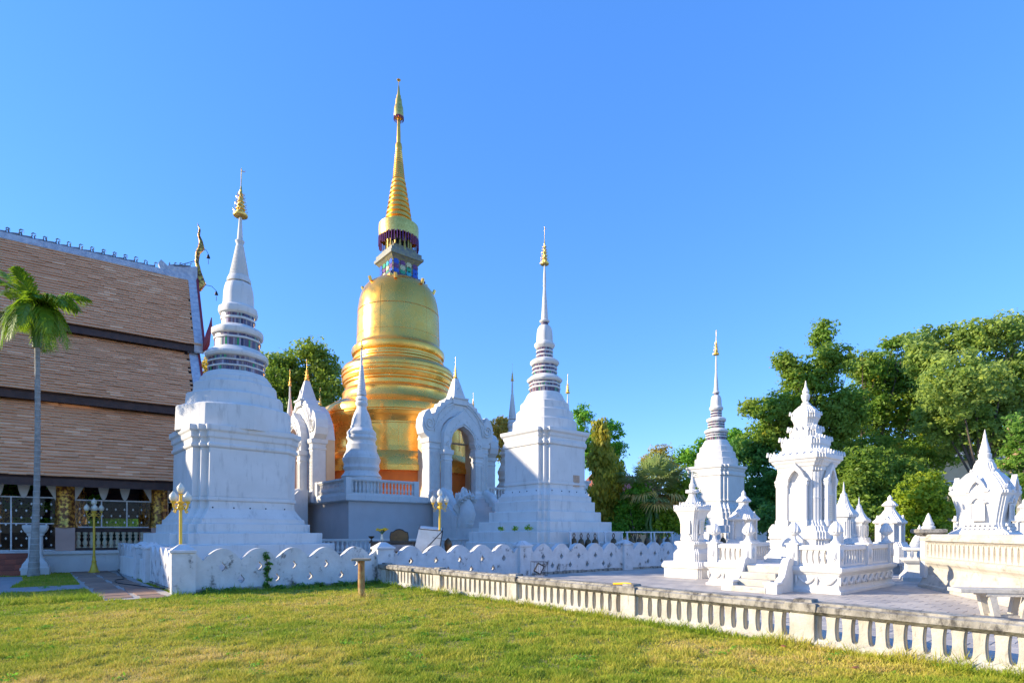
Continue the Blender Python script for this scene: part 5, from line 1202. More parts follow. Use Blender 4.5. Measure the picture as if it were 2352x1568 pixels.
# bell frames behind the wall
WN = Vector((-WDIR.y, WDIR.x))
def wpt(px, off):
    for i in range(400):
        s = i*.08; p = WALL0 + WDIR*s + WN*off
        if CX + FOC*p.x/p.y >= px: return p
    return p
bell_me = MB().lathe([(.035, .52), (.06, .50), (.10, .46), (.13, .36), (.145, .22), (.155, .10), (.18, .0), (.165, .0), (.13, .2), (.09, .4)], 16, cap0=False, cap1=False).mesh('bell_body', M['bronze'], 40)
def bell_frame(label, x0px, x1px, bells, off=1.5):
    a, b_ = wpt(x0px, off), wpt(x1px, off); L_ = (b_ - a).length; t = thing('bell_frame', label, 'bell frame', (a.x, a.y, 0), WROT, 'white steel bell frames')
    H = zz(1222.5, (a.y + b_.y)/2) + .02
    MB().tube([(-.1, 0, H), (L_ + .1, 0, H)], .035, 6).build('crossbar', M['steel'], t)
    for x in (0, L_):
        for s in (-1, 1): MB().tube([(x, 0, H), (x + s*.22, s*.35, 0)], .035, 6).build('leg', M['steel'], t)
    for i in range(bells):
        x = L_*(i + .5)/bells; sc = random.uniform(.85, 1.1); bt = thing('bronze_bell', (['first', 'second', 'third', 'fourth'][i] + ' bell from the left on the ' + label if bells > 1 else 'large dark bell hanging alone in its white steel frame'), 'bell', (0, 0, 0), WROT, 'bronze temple bells')
        w_ = a + WDIR*x; bt.location = (w_.x, w_.y, H - .78*sc); put('bell_body', bell_me, bt, scale=sc)
        MB().tube([(0, 0, .50*sc), (.05, 0, .58*sc), (.06, 0, .66*sc), (0, 0, .74*sc), (-.06, 0, .66*sc), (-.05, 0, .58*sc), (0, 0, .50*sc)], .02, 5).build('loop', M['bronze'], bt); MB().tube([(0, 0, .72*sc), (0, 0, .78*sc)], .012, 4).build('hook', M['dark'], bt)
bell_frame('four-bell steel frame beside the central stupa plinth', 1308, 1374, 4, .6); bell_frame('steel frame holding a single large bell', 1388, 1426, 1, .6); bell_frame('three-bell steel frame below the fan palm', 1440, 1494, 3, .8); bell_frame('two-bell steel frame left of the needle-spired shrine', 1502, 1542, 2, .8); bell_frame('two-bell steel frame seen between the two left shrines', 1630, 1668, 2, 1.5)
# black altar, flowers, bronze headboard and tilted white box behind the wall
q = at(905, 21.3); al = thing('black_altar', 'black granite altar table behind the scalloped wall', 'table', (q[0], q[1], 0), 12)
MB().bx(-.85, -.4, 0, .85, .4, 1.20).build('body', M['granite'], al); MB().bx(-.9, -.45, 1.2001, .9, .45, 1.27).build('top', M['granite'], al, bevel=.01)
MB().bx(-.25, -.46, .90, .7, -.402, 1.14).build('panel', mat('grey_marble', (.16, .17, .19), (.22, .23, .26), .3, scale=8), al)
q = at(917, 21.9); hb = thing('bronze_headboard', 'polished brown stone headboard with arched top beside the yellow flowers', 'headboard', (q[0], q[1], 0), 12)
MB().plate([(-.33, 1.20), (.33, 1.20), (.34, 1.42), (.31, 1.58), (.21, 1.61), (.12, 1.68), (0, 1.70), (-.12, 1.68), (-.21, 1.61), (-.31, 1.58), (-.34, 1.42)], (), -.06, .06).build('slab', mat('polished_brown_stone', (.22, .10, .03), (.12, .05, .02), .12, scale=5), hb)
MB().tube([(-.33, 0, 1.22), (-.35, 0, 1.42), (-.32, 0, 1.60), (-.21, 0, 1.63), (-.12, 0, 1.70), (0, 0, 1.72), (.12, 0, 1.70), (.21, 0, 1.63), (.32, 0, 1.60), (.35, 0, 1.42), (.33, 0, 1.22)], .025, 6).build('rim', M['granite'], hb)
MB().bx(-.36, -.12, 0, .36, .12, 1.2).build('foot', M['granite'], hb)
q = at(877, 21.1); fv = thing('flower_vase', 'vase of yellow flowers on the black altar', 'flowers', (q[0], q[1], 1.272), 0)
MB().lathe([(.05, 0), (.07, .05), (.055, .14), (.035, .2), (.05, .26)], 12).build('vase', M['globe'], fv, smooth=40)
lm = mat('flower_leaf', (.04, .12, .02), None, .6); ym = mat('yellow_petal', (.85, .55, .01), (.8, .45, .01), .6)
for i in range(16):
    a = random.uniform(0, 2*pi); r_ = .22*sqrt(random.random()); zt2 = .42 + .10*random.random() - r_*.3; x, y = r_*cos(a), r_*sin(a)
    MB().tube([(0, 0, .24), (x*.4, y*.4, .34), (x, y, zt2)], .008, 4).build('stem', lm, fv)
    MB().lathe([(.01, zt2 - .02), (.06, zt2), (.055, zt2 + .02), (.02, zt2 + .035)], 9, c=(x, y)).build('bloom', ym, fv, smooth=40)
q = at(853, 21.1); bw = MB().lathe([(.04, 0), (.05, .02), (.02, .05), (.02, .08), (.10, .14), (.12, .19)], 12).build('offering_bowl', M['bronze'], None, smooth=40, loc=(q[0], q[1], 1.272)); tag(bw, 'small dark footed bowl on the black altar left of the flowers', 'bowl')
q = at(976, 20.6); bxw = thing('white_crate', 'tilted white boarded box with dark seams leaning behind the wall', 'box', (q[0], q[1], .36), 8)
tilt = Matrix.Rotation(.16, 3, 'Y')
def tq(p): return tuple(tilt @ Vector(p))
V_ = [tq(v) for v in ((-.5, -.5, 0), (.42, -.42, 0), (.5, .5, 0), (-.5, .5, 0), (-.42, -.5, 1.32), (.42, -.5, 1.38), (.42, .5, 1.5), (-.42, .5, 1.45))]
pale = mat('painted_ply', (.74, .72, .66), (.62, .58, .50), .7, scale=3, stain=(.35, .3, .24), stain_amt=.4)
MB().add(V_, [(0, 3, 2, 1), (4, 5, 6, 7), (0, 1, 5, 4), (1, 2, 6, 5), (2, 3, 7, 6), (3, 0, 4, 7)]).build('panel', pale, bxw)
for a, b_ in ((4, 5), (5, 6), (1, 5), (0, 5), (4, 7)): MB().tube([V_[a], V_[b_]], .018, 5).build('seam', M['dark'], bxw)
for i in range(4):
    u = .2 + .2*i; A = Vector(V_[0])*(1 - u) + Vector(V_[4])*u; B = Vector(V_[1])*(1 - u) + Vector(V_[5])*u; o_ = Vector((0, -.012, 0)); MB().tube([A*.25 + B*.75 + o_ if False else A*(1-u*.8) + B*(u*.8) + o_, B + o_], .008, 4).build('board_joint', M['wood'], bxw)
q = at(1029, 20.9); jr = MB().lathe([(.10, 0), (.13, .1), (.16, .5), (.12, 1.0), (.13, 1.05), (.15, 1.16), (.13, 1.28), (.06, 1.36), (.02, 1.4)], 12).build('bronze_urn', M['bronze'], None, smooth=40, loc=(q[0], q[1], -.01)); tag(jr, 'small dark bronze urn peeking over the scalloped wall', 'urn')
q = BAL0 + BDIR*9.25; yc = MB().tube(spline([(q.x - .16, q.y + .1, .635), (q.x - .05, q.y - .02, .65), (q.x + .02, q.y - .12, .66), (q.x + .10, q.y - .2, .655), (q.x + .13, q.y - .26, .60)]), .022, 6).build('cloth_scrap', mat('yellow_cloth', (.80, .45, .02), None, .8), None, smooth=50); tag(yc, 'scrap of yellow cloth lying on the balustrade coping', 'cloth')
# ------------------------------------------------------------------ trees and shrubs
M['bark'] = mat('bark', (.16, .12, .085), (.09, .07, .05), .9, scale=4, bump=.6, bscale=10)
def leafmat(name, c1, c2, tint, sub=.35): return mat(name, c1, c2, .5, scale=.35, sub=sub, tint=tint, world=True, spec=.35)
TG = [(0, (.70, .80, .75)), (.6, (1.22, 1.22, 1.15)), (.92, (1.8, 1.6, 1.0)), (1, (2.0, 1.65, 1.0))]
LM = {'mid': leafmat('leaf_mid_green', (0.178, 0.283, 0.035), (0.270, 0.350, 0.051), TG, .55), 'orange': leafmat('leaf_flecked', (0.195, 0.329, 0.041), (0.267, 0.351, 0.051), TG[:2] + [(.88, (1.25, 1.15, .9)), (.95, (2.2, 1.2, .7)), (1, (2.5, 1.1, .58))], .55),
      'pale': leafmat('leaf_pale_green', (0.267, 0.379, 0.073), (0.345, 0.419, 0.097), TG, .55), 'dark': leafmat('leaf_dark_green', (0.094, 0.227, 0.043), (0.144, 0.276, 0.051), TG, .55),
      'lime': leafmat('leaf_yellow_green', (0.25, 0.36, 0.025), (0.36, 0.42, 0.035), TG, .58), 'bright': leafmat('leaf_bright_green', (0.152, 0.357, 0.036), (0.220, 0.423, 0.043), TG, .58), 'mast': leafmat('leaf_mast_tree', (0.287, 0.325, 0.036), (0.456, 0.357, 0.036), TG, .55),
      'autumn': leafmat('leaf_autumn', (0.390, 0.312, 0.050), (0.468, 0.338, 0.061), TG, .55), 'pink': leafmat('leaf_with_blossom', (0.152, 0.293, 0.043), (0.220, 0.357, 0.051), TG[:2] + [(.84, (1.2, 1.1, .9)), (.9, (4.5, 1.5, 6.0)), (1, (5.0, 1.9, 7.0))], .55)}
def leaves(blobs, n, leaf, per=26, spread=.55, up=.12, seed=0, shell=.55, droop=False):
    """blobs (cx,cy,cz,rx,ry,rz): clumps of small pointed leaves, gaps between clumps"""
    g = np.random.default_rng(seed); B = np.array(blobs); vol = (B[:, 3]*B[:, 4]*B[:, 5])**.72; vol /= vol.sum()
    nc = max(1, n//per); idx = g.choice(len(B), nc, p=vol)
    d = g.normal(size=(nc, 3)); d /= np.linalg.norm(d, axis=1)[:, None]
    r = g.random(nc)**shell; cc = B[idx, :3] + d*r[:, None]*B[idx, 3:]*g.uniform(.85, 1.12, (nc, 1))
    cs = spread*g.uniform(.6, 1.35, nc)
    C = np.repeat(cc, per, 0); out = np.repeat(d, per, 0); S = np.repeat(cs, per)
    off = g.normal(size=(len(C), 3)); off /= np.linalg.norm(off, axis=1)[:, None]; off *= (g.random(len(C))**.5)[:, None]
    P = C + off*S[:, None]*np.array([1, 1, .62]); m = len(P)
    nrm = out*.5 + off*.6 + np.array([0, 0, up]) + g.normal(size=(m, 3))*.55; nrm /= np.linalg.norm(nrm, axis=1)[:, None]
    a = np.cross(nrm, g.normal(size=(m, 3))); a /= np.linalg.norm(a, axis=1)[:, None]
    if droop: a = a*.5 + np.array([0, 0, -1.0]); a /= np.linalg.norm(a, axis=1)[:, None]
    b = np.cross(nrm, a); L = leaf*g.uniform(.5, 1.55, m)[:, None]
    V = np.stack([P - a*L*.5, P + b*L*.26 - a*L*.02, P + a*L*.5, P - b*L*.26 - a*L*.02], 1).reshape(-1, 3)
    F = np.arange(m*4).reshape(-1, 4); ct = np.repeat(g.random(nc)*.45, per); t = np.clip(ct + g.random(m)*.55, 0, 1)
    return V, F, np.repeat(t, 4)
def tree(name, label, trunk_px, d, blobs_px, n, leaf, m, cat='tree', per=26, spread=.55, seed=0, trunk_r=.28, limbs=True, dr=.55, up=.12, shell=.55, group=None, droop=False, fork=None):
    q = at(trunk_px, d); t = thing(name, label, cat, (q[0], q[1], 0), 0, group)
    g = random.Random(seed + 3); bl = []
    for px, py, rx, ry in blobs_px:
        dd = d + g.uniform(-1, 1)*rx*d/1290*.7; w = at(px, dd, py); k = dd/1290
        bl.append((w[0] - q[0], w[1] - q[1], w[2], rx*k, (rx*.55 + ry*.45)*k*dr*1.6, ry*k))
    V, F, T = leaves(bl, n, leaf, per, spread, up, seed, shell, droop); np_obj('crown', V, F, LM[m], t, T)['kind'] = 'stuff'
    if trunk_r:
        zmin = min(b[2] for b in bl); top = max(b[2] for b in bl); zf = fork or max(1.2, zmin*.6)
        mb = MB(); pts = [(g.uniform(-.1, .1)*i, g.uniform(-.1, .1)*i, zf*i/5) for i in range(6)]
        mb.tube(pts, [trunk_r*(1.35 - .1*i) if i else trunk_r*1.7 for i in range(6)], 9); mb.build('trunk', M['bark'], t, smooth=50)
        if limbs:
            for b in bl:
                e = Vector(b[:3]); s = Vector(pts[-1]) - Vector((0, 0, g.uniform(0, zf*.2))); mid = s*.5 + e*.5 + Vector((g.uniform(-.4, .4), g.uniform(-.4, .4), g.uniform(0, .8)))
                lb = MB(); r0 = trunk_r*g.uniform(.35, .55); ps = [s, s*.6 + mid*.4, mid, mid*.5 + e*.5 + Vector((0, 0, .2)), e]
                lb.tube(ps, [r0, r0*.85, r0*.65, r0*.45, r0*.15], 6)
                for k in range(4):
                    dv = Vector((g.uniform(-1, 1)*b[3], g.uniform(-1, 1)*b[4], g.uniform(-.3, 1)*b[5]))*.75; lb.tube([mid*.4 + e*.6, e*.6 + mid*.4 + dv*.5, e + dv], [r0*.35, r0*.25, r0*.06], 5)
                lb.build('limb', M['bark'], t, smooth=50)
    return t
GR = 'big trees beyond the graves'
tree('broadleaf_tree', 'tree with orange-flecked leaves and pointed top behind the tallest shrine', 1940, 49, [(1890, 772, 24, 40), (1905, 835, 52, 42), (1850, 880, 55, 45), (1800, 830, 26, 20), (1825, 850, 25, 22), (1785, 940, 55, 42), (1722, 932, 20, 22), (1835, 975, 85, 65), (1762, 1005, 55, 40), (1930, 950, 60, 70), (1890, 1050, 80, 60)], 46000, .29, 'orange', seed=1, group=GR, trunk_r=.3, spread=.7)
tree('broadleaf_tree', 'orange-flecked tree in the middle of the row beyond the graves', 2000, 54, [(1990, 845, 50, 45), (2050, 792, 32, 22), (2085, 775, 20, 16), (2045, 870, 80, 60), (2100, 950, 80, 80), (1985, 950, 70, 75), (2010, 1050, 90, 60), (2120, 1040, 80, 50)], 46000, .31, 'orange', seed=2, group=GR, spread=.75)
tree('broadleaf_tree', 'tallest pale-leaved tree at the right edge beyond the graves', 2250, 47, [(2150, 800, 70, 50), (2120, 830, 45, 40), (2235, 775, 60, 40), (2320, 762, 60, 42), (2200, 880, 95, 75), (2300, 880, 85, 80), (2390, 850, 70, 110), (2250, 980, 105, 75), (2360, 1000, 80, 70), (2160, 960, 60, 60)], 64000, .29, 'pale', seed=3, group=GR, spread=.65)
tree('broadleaf_tree', 'dark green tree behind the white stupa near the graves', 1745, 50, [(1740, 1050, 50, 45), (1760, 1110, 60, 60), (1705, 1035, 38, 30), (1720, 1160, 60, 60), (1790, 1160, 40, 60)], 22000, .27, 'dark', seed=4, trunk_r=.2)
tree('broadleaf_tree', 'bright green tree showing between fan palm and stupa', 1610, 56, [(1600, 1050, 38, 32), (1640, 1022, 35, 28), (1570, 1055, 25, 20), (1690, 1010, 30, 26), (1620, 1100, 50, 45)], 11000, .28, 'bright', seed=5, trunk_r=.2)
tree('broadleaf_tree', 'sparse yellowing tree top above the fan palm', 1520, 62, [(1520, 1038, 32, 18), (1545, 1060, 30, 20), (1490, 1060, 25, 18)], 1800, .26, 'autumn', seed=6, trunk_r=.16, per=10)
tree('broadleaf_tree', 'dark leafy tree low behind the tallest shrine on its right', 1990, 40, [(1985, 1075, 60, 55), (1950, 1130, 50, 60), (2030, 1140, 55, 60), (1990, 1190, 80, 50), (2080, 1090, 45, 45)], 26000, .24, 'mid', seed=7, trunk_r=.2)
tree('round_bush', 'rounded yellow-green bush in front of the big trees', 2120, 29, [(2112, 1135, 48, 48), (2150, 1165, 42, 50), (2080, 1180, 38, 42), (2130, 1100, 32, 22), (2110, 1210, 65, 40)], 14000, .17, 'lime', 'bush', seed=8, trunk_r=.1, spread=.35)
tree('flowering_tree', 'tree with pink blossom at the right edge of the picture', 2350, 31, [(2348, 985, 34, 35), (2335, 1050, 40, 38), (2375, 1040, 45, 60), (2345, 1110, 40, 30)], 9000, .19, 'pink', seed=9, trunk_r=.12, spread=.4)
tree('broadleaf_tree', 'dense green tree between nearest stupa and golden chedi', 690, 60, [(715, 805, 45, 30), (745, 850, 42, 42), (655, 835, 45, 32), (690, 890, 80, 60), (625, 900, 55, 60), (745, 930, 45, 60), (772, 885, 20, 28), (690, 970, 90, 60), (600, 850, 40, 40)], 36000, .32, 'mid', seed=10, spread=.8)
tree('broadleaf_tree', 'brownish tree showing between hall roof and nearest stupa', 500, 56, [(482, 830, 22, 30), (500, 880, 45, 50), (530, 950, 60, 60), (470, 930, 40, 50)], 9000, .29, 'autumn', seed=11, trunk_r=.2)
tree('broadleaf_tree', 'yellow-brown tree top right of the arched gate', 1155, 62, [(1155, 975, 26, 22), (1135, 990, 22, 22), (1160, 1020, 35, 40)], 5000, .28, 'autumn', seed=12, trunk_r=.18)
tree('broadleaf_tree', 'green tree behind the conical tree right of the central stupa', 1380, 57, [(1338, 955, 26, 24), (1400, 982, 34, 22), (1370, 1030, 45, 45), (1420, 1030, 18, 40), (1330, 1010, 25, 40)], 9500, .27, 'bright', seed=13, trunk_r=.2)
tree('mast_tree', 'conical yellow-green tree with drooping leaves right of the central stupa', 1384, 31.5, [(1378, 985, 8, 20), (1380, 1020, 17, 35), (1384, 1070, 27, 45), (1390, 1120, 36, 45), (1385, 1175, 40, 45), (1415, 1090, 16, 35)], 17000, .24, 'mast', seed=14, trunk_r=.16, spread=.4, limbs=False, droop=True, dr=.62)
for i, (px, d, bl, m, n, lab) in enumerate([(1450, 30.5, [(1450, 1165, 40, 42), (1425, 1205, 45, 30), (1485, 1190, 45, 32), (1470, 1130, 25, 25)], 'bright', 13000, 'green shrub below the conical tree behind the bells'), (1560, 30.6, [(1565, 1140, 30, 42), (1580, 1190, 38, 32), (1535, 1195, 40, 32), (1545, 1120, 22, 22)], 'lime', 11000, 'yellow-green shrub between fan palm and needle-spired shrine'), (1780, 34, [(1770, 1195, 50, 35), (1830, 1205, 45, 25)], 'dark', 7000, 'low dark shrub behind the tallest shrine'), (2170, 33, [(2175, 1190, 60, 40), (2230, 1200, 60, 35)], 'mid', 7000, 'low green shrub behind the right-hand spired shrine')]):
    tree('shrub', lab, px, d, bl, n, .18, m, 'shrub', seed=20 + i, trunk_r=.06, spread=.35)
# hedge behind the hall, seen through it
for i, (px, d, lab) in enumerate([(60, 44, 'leafy tree seen through the left bay of the hall'), (300, 47, 'leafy tree seen through the right bay of the hall')]):
    tree('broadleaf_tree', lab, px, d, [(px, 1170, 70, 60), (px - 60, 1190, 60, 60), (px + 60, 1180, 60, 50), (px, 1120, 70, 60)], 9000, .3, 'bright', seed=40 + i, trunk_r=.2)
for X_, d, lab in ((-29.3, 36.2, 'tall leafy tree beyond the far end of the hall'), (-35, 32.2, 'tall leafy tree beyond the middle of the hall'), (-40.7, 28.2, 'tall leafy tree beyond the hall near the left edge'), (-46.4, 24, 'tall leafy tree beyond the hall farthest to the left')):  # added trees, mostly out of view, that block sun under the hall roof
    px = CX + FOC*X_/d; k = FOC/d; zy = lambda z: HY - (z - EYE)*k
    tree('broadleaf_tree', lab, px, d, [(px, zy(5.0), 3.6*k, 3.6*k), (px - 2*k, zy(3.2), 3.2*k, 3.0*k), (px + 2*k, zy(3.2), 3.2*k, 3.0*k), (px, zy(7.8), 2.6*k, 2.0*k)], 20000, .36, 'bright', seed=int(50 + d), trunk_r=.25, dr=.9, group='trees on the far side of the hall')
# distant wood closing the horizon
bl = []
g = random.Random(4)
for i in range(90):
    a = -1.25 + 2.5*i/89; d = 92 + g.uniform(-6, 10); bl.append((d*sin(a), d*cos(a), g.uniform(1.5, 4.5), 4.5, 3, g.uniform(3.0, 4.8)))
V, F, T = leaves(bl, 42000, .6, 26, 1.3, .4, 77); o = np_obj('distant_wood', V, F, LM['mid'], None, T); tag(o, 'distant green wood closing the horizon behind the temple', 'wood', kind='stuff')
# ------------------------------------------------------------------ fan palm and small palms
M['fan'] = mat('fan_leaf', (.28, .34, .10), (.35, .38, .15), .45, scale=1.2, sub=.35, tint=[(0, (.8, .95, .8)), (.7, (1.1, 1.1, 1.0)), (.85, (2.0, 1.25, .9)), (1, (2.6, 1.3, .9))])
q = at(1502, 30.3); fp = thing('fan_palm', 'bushy fan palm with brown dead fronds behind the bell frames', 'palm', (q[0], q[1], 0), 0)
g = random.Random(9)
for i in range(7): MB().tube([(g.uniform(-.5, .5), g.uniform(-.4, .4), 0), (g.uniform(-.5, .5), g.uniform(-.4, .4), 2.0), (g.uniform(-.35, .35), g.uniform(-.3, .3), 3.5 + g.uniform(0, .5))], [.10, .09, .07], 6).build('stem', M['shaft'], fp, smooth=40)
for i in range(46):
    a = g.uniform(0, 2*pi); el = g.uniform(-.45, 1.3); dead = el < -.12 or (i % 9 == 0)
    dv = Vector((cos(a)*cos(el), sin(a)*cos(el)*.8, sin(el))); pl = g.uniform(.8, 1.45); root = Vector((g.uniform(-.3, .3), 0, 3.8 + g.uniform(-.4, .4))); c = root + dv*pl
    mb = MB(); mb.tube([root, root*.5 + c*.5 + Vector((0, 0, .1)), c], .022, 5, tint=.5)
    n = 24; s = dv.cross(Vector((0, 0, 1))).normalized(); u = s.cross(dv); R = g.uniform(.85, 1.2); tn = g.uniform(.86, 1.0) if dead else g.uniform(0, .7)
    for k in range(n):
        th = -1.75 + 3.5*k/(n - 1); w0 = dv*cos(th) + s*sin(th); w1 = (dv*cos(th + .075) + s*sin(th + .075)); w2 = (dv*cos(th - .075) + s*sin(th - .075)); fold = u*(.05 if k % 2 else -.02)
        b = len(mb.v); tip = c + w0*R*g.uniform(.9, 1.05) + Vector((0, 0, -.25*R*g.uniform(.2, 1.0)*(2.2 if dead else 1)))
        mb.v += [tuple(c), tuple(c + w2*R*.62 + fold), tuple(tip), tuple(c + w1*R*.62 + fold)]; mb.t += [min(1, max(0, tn + g.uniform(-.1, .1)))]*4; mb.f += [(b, b+1, b+3), (b+1, b+2, b+3)]
    mb.build('fan_frond', M['fan'], fp)
for px, py, d, lab, sd in ((2180, 1128, 30, 'young feather palm behind the right-hand spired shrine on its left', 3), (2340, 1120, 27, 'young feather palm behind the right-hand spired shrine on its right', 5)):
    q = at(px, d, py); t = thing('feather_palm', lab, 'palm', (q[0], q[1], 0), 0); g = random.Random(sd)
    MB().tube([(0, 0, 0), (.03, 0, q[2]*.5), (0, 0, q[2])], [.15, .11, .09], 8).build('trunk', M['trunk'], t, smooth=40)
    for i in range(11): build_frond(t, (0, 0, q[2]), (cos(i*.62 + sd), sin(i*.62 + sd), 0), g.uniform(1.7, 2.2), g.uniform(.5, 1.1), .6, 34, .03, g.uniform(.6, 1.0), tint0=.6)
# ------------------------------------------------------------------ far houses
q = at(1452, 72); hs_ = thing('red_roofed_house', 'far house whose red roof shows right of the conical tree', 'building', (q[0] - 1.5, q[1], 0), 30)
MB().bx(-4, -3, 0, 4, 3, 6.8).build('wall', M['peach'], hs_); MB().rings([[(-4.6, y, z) for y, z in ((-3.7, 6.7), (0, 8.9), (3.7, 6.7))], [(4.6, y, z) for y, z in ((-3.7, 6.7), (0, 8.9), (3.7, 6.7))]]).build('roof', M['redtile'], hs_)
for i in range(3): w_ = MB().bx(-3 + 2.2*i, -3.05, 5, -1.8 + 2.2*i, -2.99, 6.6).build('window', M['white'], hs_); MB().bx(-2.9 + 2.2*i, -3.06, 5.1, -1.9 + 2.2*i, -3.051, 6.5).build('pane', M['granite'], w_)
q = at(2170, 74); hs_ = thing('cream_building', 'far cream building glimpsed through the big trees', 'building', (q[0], q[1], 0), 10)
MB().bx(-11, -4, 0, 11, 4, 10.5).build('wall', M['peach'], hs_); MB().sweep([(0, 10.5), (.6, 10.6), (.6, 10.9), (-3, 12.5)], lambda h: rect(11 + h, 4 + h)).build('roof', M['concrete'], hs_)
for r_ in range(2):
    for i in range(7): w_ = MB().bx(-10 + 3*i, -4.06, 2 + 4*r_, -8.4 + 3*i, -3.99, 4 + 4*r_).build('window', M['white'], hs_); MB().bx(-9.85 + 3*i, -4.08, 2.15 + 4*r_, -8.55 + 3*i, -4.061, 3.85 + 4*r_).build('pane', M['granite'], w_)
# ------------------------------------------------------------------ grass
def vnoise(x, y, s, seed):
    g = np.random.default_rng(seed); G = g.random((64, 64)); u = (x*s) % 63; v = (y*s) % 63; i = u.astype(int); j = v.astype(int); a = u - i; b = v - j; a = a*a*(3 - 2*a); b = b*b*(3 - 2*b)
    return G[i, j]*(1-a)*(1-b) + G[i+1, j]*a*(1-b) + G[i, j+1]*(1-a)*b + G[i+1, j+1]*a*b
M['grass'] = mat('grass_blade', (1, 1, 1), None, .7, sub=.35, spec=.2, tint=[(0, (.27, .37, .03)), (.28, (.46, .45, .05)), (.55, (.62, .53, .085)), (.80, (.70, .52, .16)), (1, (.78, .60, .27))])
NB = 620000
gd = np.random.default_rng(8)
d_ = 5.4 + (26 - 5.4)*gd.random(NB)**1.55; x_ = (gd.random(NB)*2 - 1)*.97*d_
ok = pip(lawn_pts, x_, d_) & ~pip(path_pts, x_, d_) & ~pip(strip_pts, x_, d_) & ~pip(walk_pts, x_, d_)
x_, d_ = x_[ok], d_[ok]; m_ = len(x_)
n1 = vnoise(x_ + 90, d_ + 40, .55, 1)*.45 + vnoise(x_ + 50, d_ + 90, 1.7, 2)*.30 + vnoise(x_ + 30, d_ + 30, 4.5, 3)*.25
hgt = .030 + .035*gd.random(m_); near = (np.abs((x_ - BAL0.x)*(-BDIR.y) + (d_ - BAL0.y)*BDIR.x) < .45) | (np.abs((x_ - WALL0.x)*(-WDIR.y) + (d_ - WALL0.y)*WDIR.x) < .6)
hgt = hgt*(1 + near*gd.random(m_)*2.0)*(.35 + 1.5*vnoise(x_ + 60, d_ + 60, 5.5, 6)**1.3)
shade = (x_*.581 - d_*.814) < -14.0            # hall's cast shadow put into the blade colour as a greener, darker tint
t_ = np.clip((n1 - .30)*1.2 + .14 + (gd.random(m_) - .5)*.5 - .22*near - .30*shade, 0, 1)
th = gd.random(m_)*2*pi; ln = gd.normal(size=(m_, 2))*.55*hgt[:, None]; wd = (.0035 + .0045*gd.random(m_))*(.6 + d_/11)
bx_ = np.stack([np.cos(th)*wd, np.sin(th)*wd, np.zeros(m_)], 1); P0 = np.stack([x_, d_, np.full(m_, -.004)], 1); tip = P0 + np.stack([ln[:, 0], ln[:, 1], hgt], 1)
V = np.stack([P0 - bx_, P0 + bx_, tip], 1).reshape(-1, 3); F = np.arange(m_*3).reshape(-1, 3)
o = np_obj('grass', V, F, M['grass'], None, np.repeat(t_, 3)); tag(o, 'short green and straw-coloured grass covering the lawn', 'grass', kind='stuff')
g = random.Random(31); bl = []
while len(bl) < 130:
    d = g.uniform(6, 18); x = g.uniform(-.9, .9)*d
    if pip(lawn_pts, np.array([x]), np.array([d]))[0] and not pip(path_pts, np.array([x]), np.array([d]))[0]: r_ = g.uniform(.05, .22); bl.append((x, d, .02, r_, r_, .022))
V, F, T = leaves(bl, 5200, .038, 12, .07, 1.0, 93); o = np_obj('lawn_weeds', V, F, LM['bright'], None, T); tag(o, 'low broad-leaved weeds scattered through the lawn', 'weeds', kind='stuff')
# tall dry stalks and weeds along wall, balustrade and post
def tuft(name, label, x, y, z, n, h, r, m, cat='weed', group=None, leafy=0, seed=0):
    g = np.random.default_rng(seed + 100); th = g.random(n)*2*pi; rr = r*np.sqrt(g.random(n)); px = rr*np.cos(th); py = rr*np.sin(th); hh = h*g.uniform(.5, 1.1, n); lean = g.normal(size=(n, 2))*.35*hh[:, None]; a = g.random(n)*pi; w = .006 + .004*g.random(n)
    P = np.stack([px, py, np.zeros(n)], 1); B = np.stack([np.cos(a)*w, np.sin(a)*w, np.zeros(n)], 1); V = np.stack([P - B, P + B, P + np.stack([lean[:, 0], lean[:, 1], hh], 1)], 1).reshape(-1, 3)
    t = thing(name, label, cat, (x, y, z), 0, group); np_obj('blades', V, np.arange(n*3).reshape(-1, 3), M['grass'], t, np.repeat(np.clip(g.random(n)*.5 + m, 0, 1), 3))['kind'] = 'stuff'
    if leafy:
        bl = [(0, 0, h*.5, r, r, h*.5)]; V, F, T = leaves(bl, leafy, .09, 8, .12, .3, seed); np_obj('leaves', V, F, LM['bright'], t, T)['kind'] = 'stuff'
    return t
for i, (px, d, n, h, lab) in enumerate(((960, 17.0, 160, .26, 'dry grass tuft on the lawn before the far end of the balustrade'), (842, 13.8, 90, .22, 'dry grass tuft at the foot of the rusty post'), (1030, 14.9, 140, .24, 'tall dry stalks beside the second balustrade post'))):
    q = at(px, d); tuft('grass_tuft', lab, q[0], q[1], 0, n, h, .35, .45, seed=i)
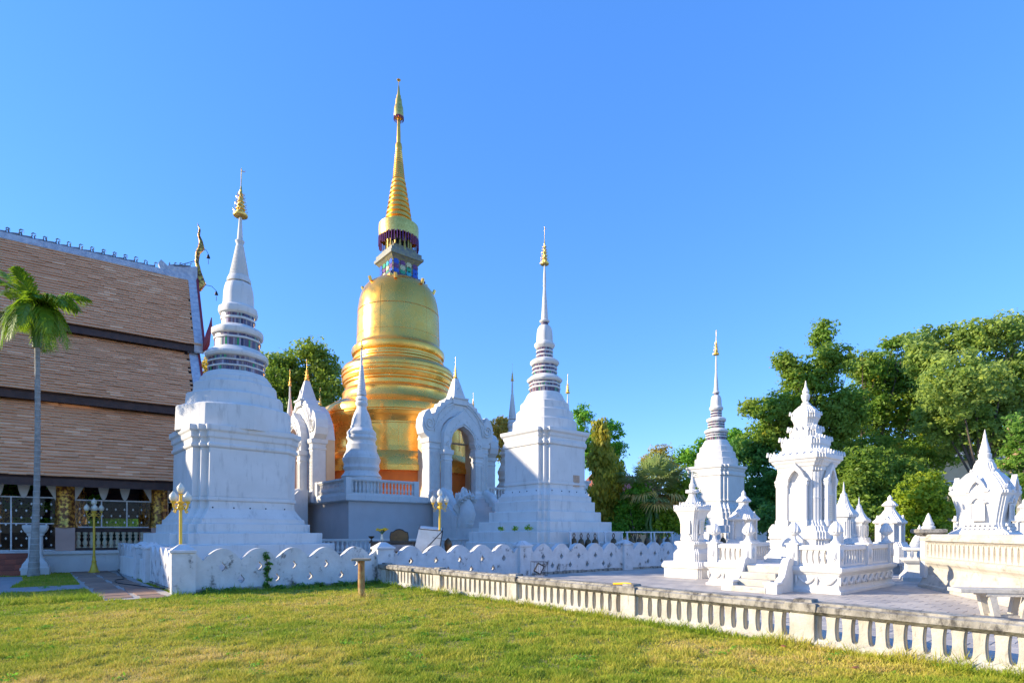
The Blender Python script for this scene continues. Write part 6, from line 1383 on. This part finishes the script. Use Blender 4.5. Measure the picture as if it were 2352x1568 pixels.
for i, (px, lab) in enumerate(((1152, 'leftmost weed growing on the central stupa plinth'), (1183, 'middle weed growing on the central stupa plinth'), (1214, 'rightmost weed growing on the central stupa plinth near its corner'))):
    q = at(px, 23.25 if i == 2 else 24.2 - .4*i); tuft('weed', lab, q[0], q[1], zz(1220, 23.6) + .05, 30, .22, .14, .1, leafy=60, seed=10 + i)
# creepers on the scalloped wall
for i, (s, z0, z1, w_, lab) in enumerate(((2.02, .12, .95, .10, 'green creeper climbing the scalloped wall near its left end'), (5.9, .05, .35, .12, 'small green weed at the foot of the second wall post'))):
    p = WALL0 + WDIR*s - WN*.16; t = thing('wall_creeper', lab, 'creeper', (p.x, p.y, 0), WROT)
    bl = [(random.uniform(-.05, .05), 0, z0 + (z1 - z0)*k/5, w_*(1.2 if k in (1, 4) else .7), .05, .12) for k in range(6)]
    V, F, T = leaves(bl, 360, .085, 6, .06, .3, 60 + i, .8); np_obj('leaves', V, F, LM['dark'], t, T)['kind'] = 'stuff'
    MB().tube([(0, 0, 0), (.03, 0, z1*.5), (-.02, 0, z1)], .012, 5).build('stem', M['bark'], t)
# low weeds along the wall foot
V_l = []
bl = [((WALL0 + WDIR*s - WN*.3).x, (WALL0 + WDIR*s - WN*.3).y, .05, .25, .12, .07) for s in (.6, 1.1, 2.3, 2.9, 3.4, 4.1, 4.6, 5.2, 5.8)]
V, F, T = leaves(bl, 2600, .07, 10, .14, .5, 91); o = np_obj('wall_weeds', V, F, LM['dark'], None, T); tag(o, 'low green weeds along the foot of the scalloped wall', 'weeds', kind='stuff')
# fallen leaves
lfm = mat('dry_leaf', (.30, .10, .03), (.22, .07, .02), .7)
for px, py, lab in ((1800, 1492, 'single dry orange leaf on the grass near the balustrade'), (1965, 1543, 'single dry red-brown leaf at the bottom of the lawn')):
    d = 2064/(py - HY); q = at(px, d); o = MB().plate([(-.07, 0), (-.03, .035), (.03, .03), (.08, 0), (.03, -.035), (-.03, -.03)], (), -.003, .003, xf=lambda p: Vector((p.x, p.z, .055 + p.y + .12*p.x*p.x*8))).build('fallen_leaf', lfm, None, loc=(q[0], q[1], 0), rz=random.random()*3); tag(o, lab, 'leaf')
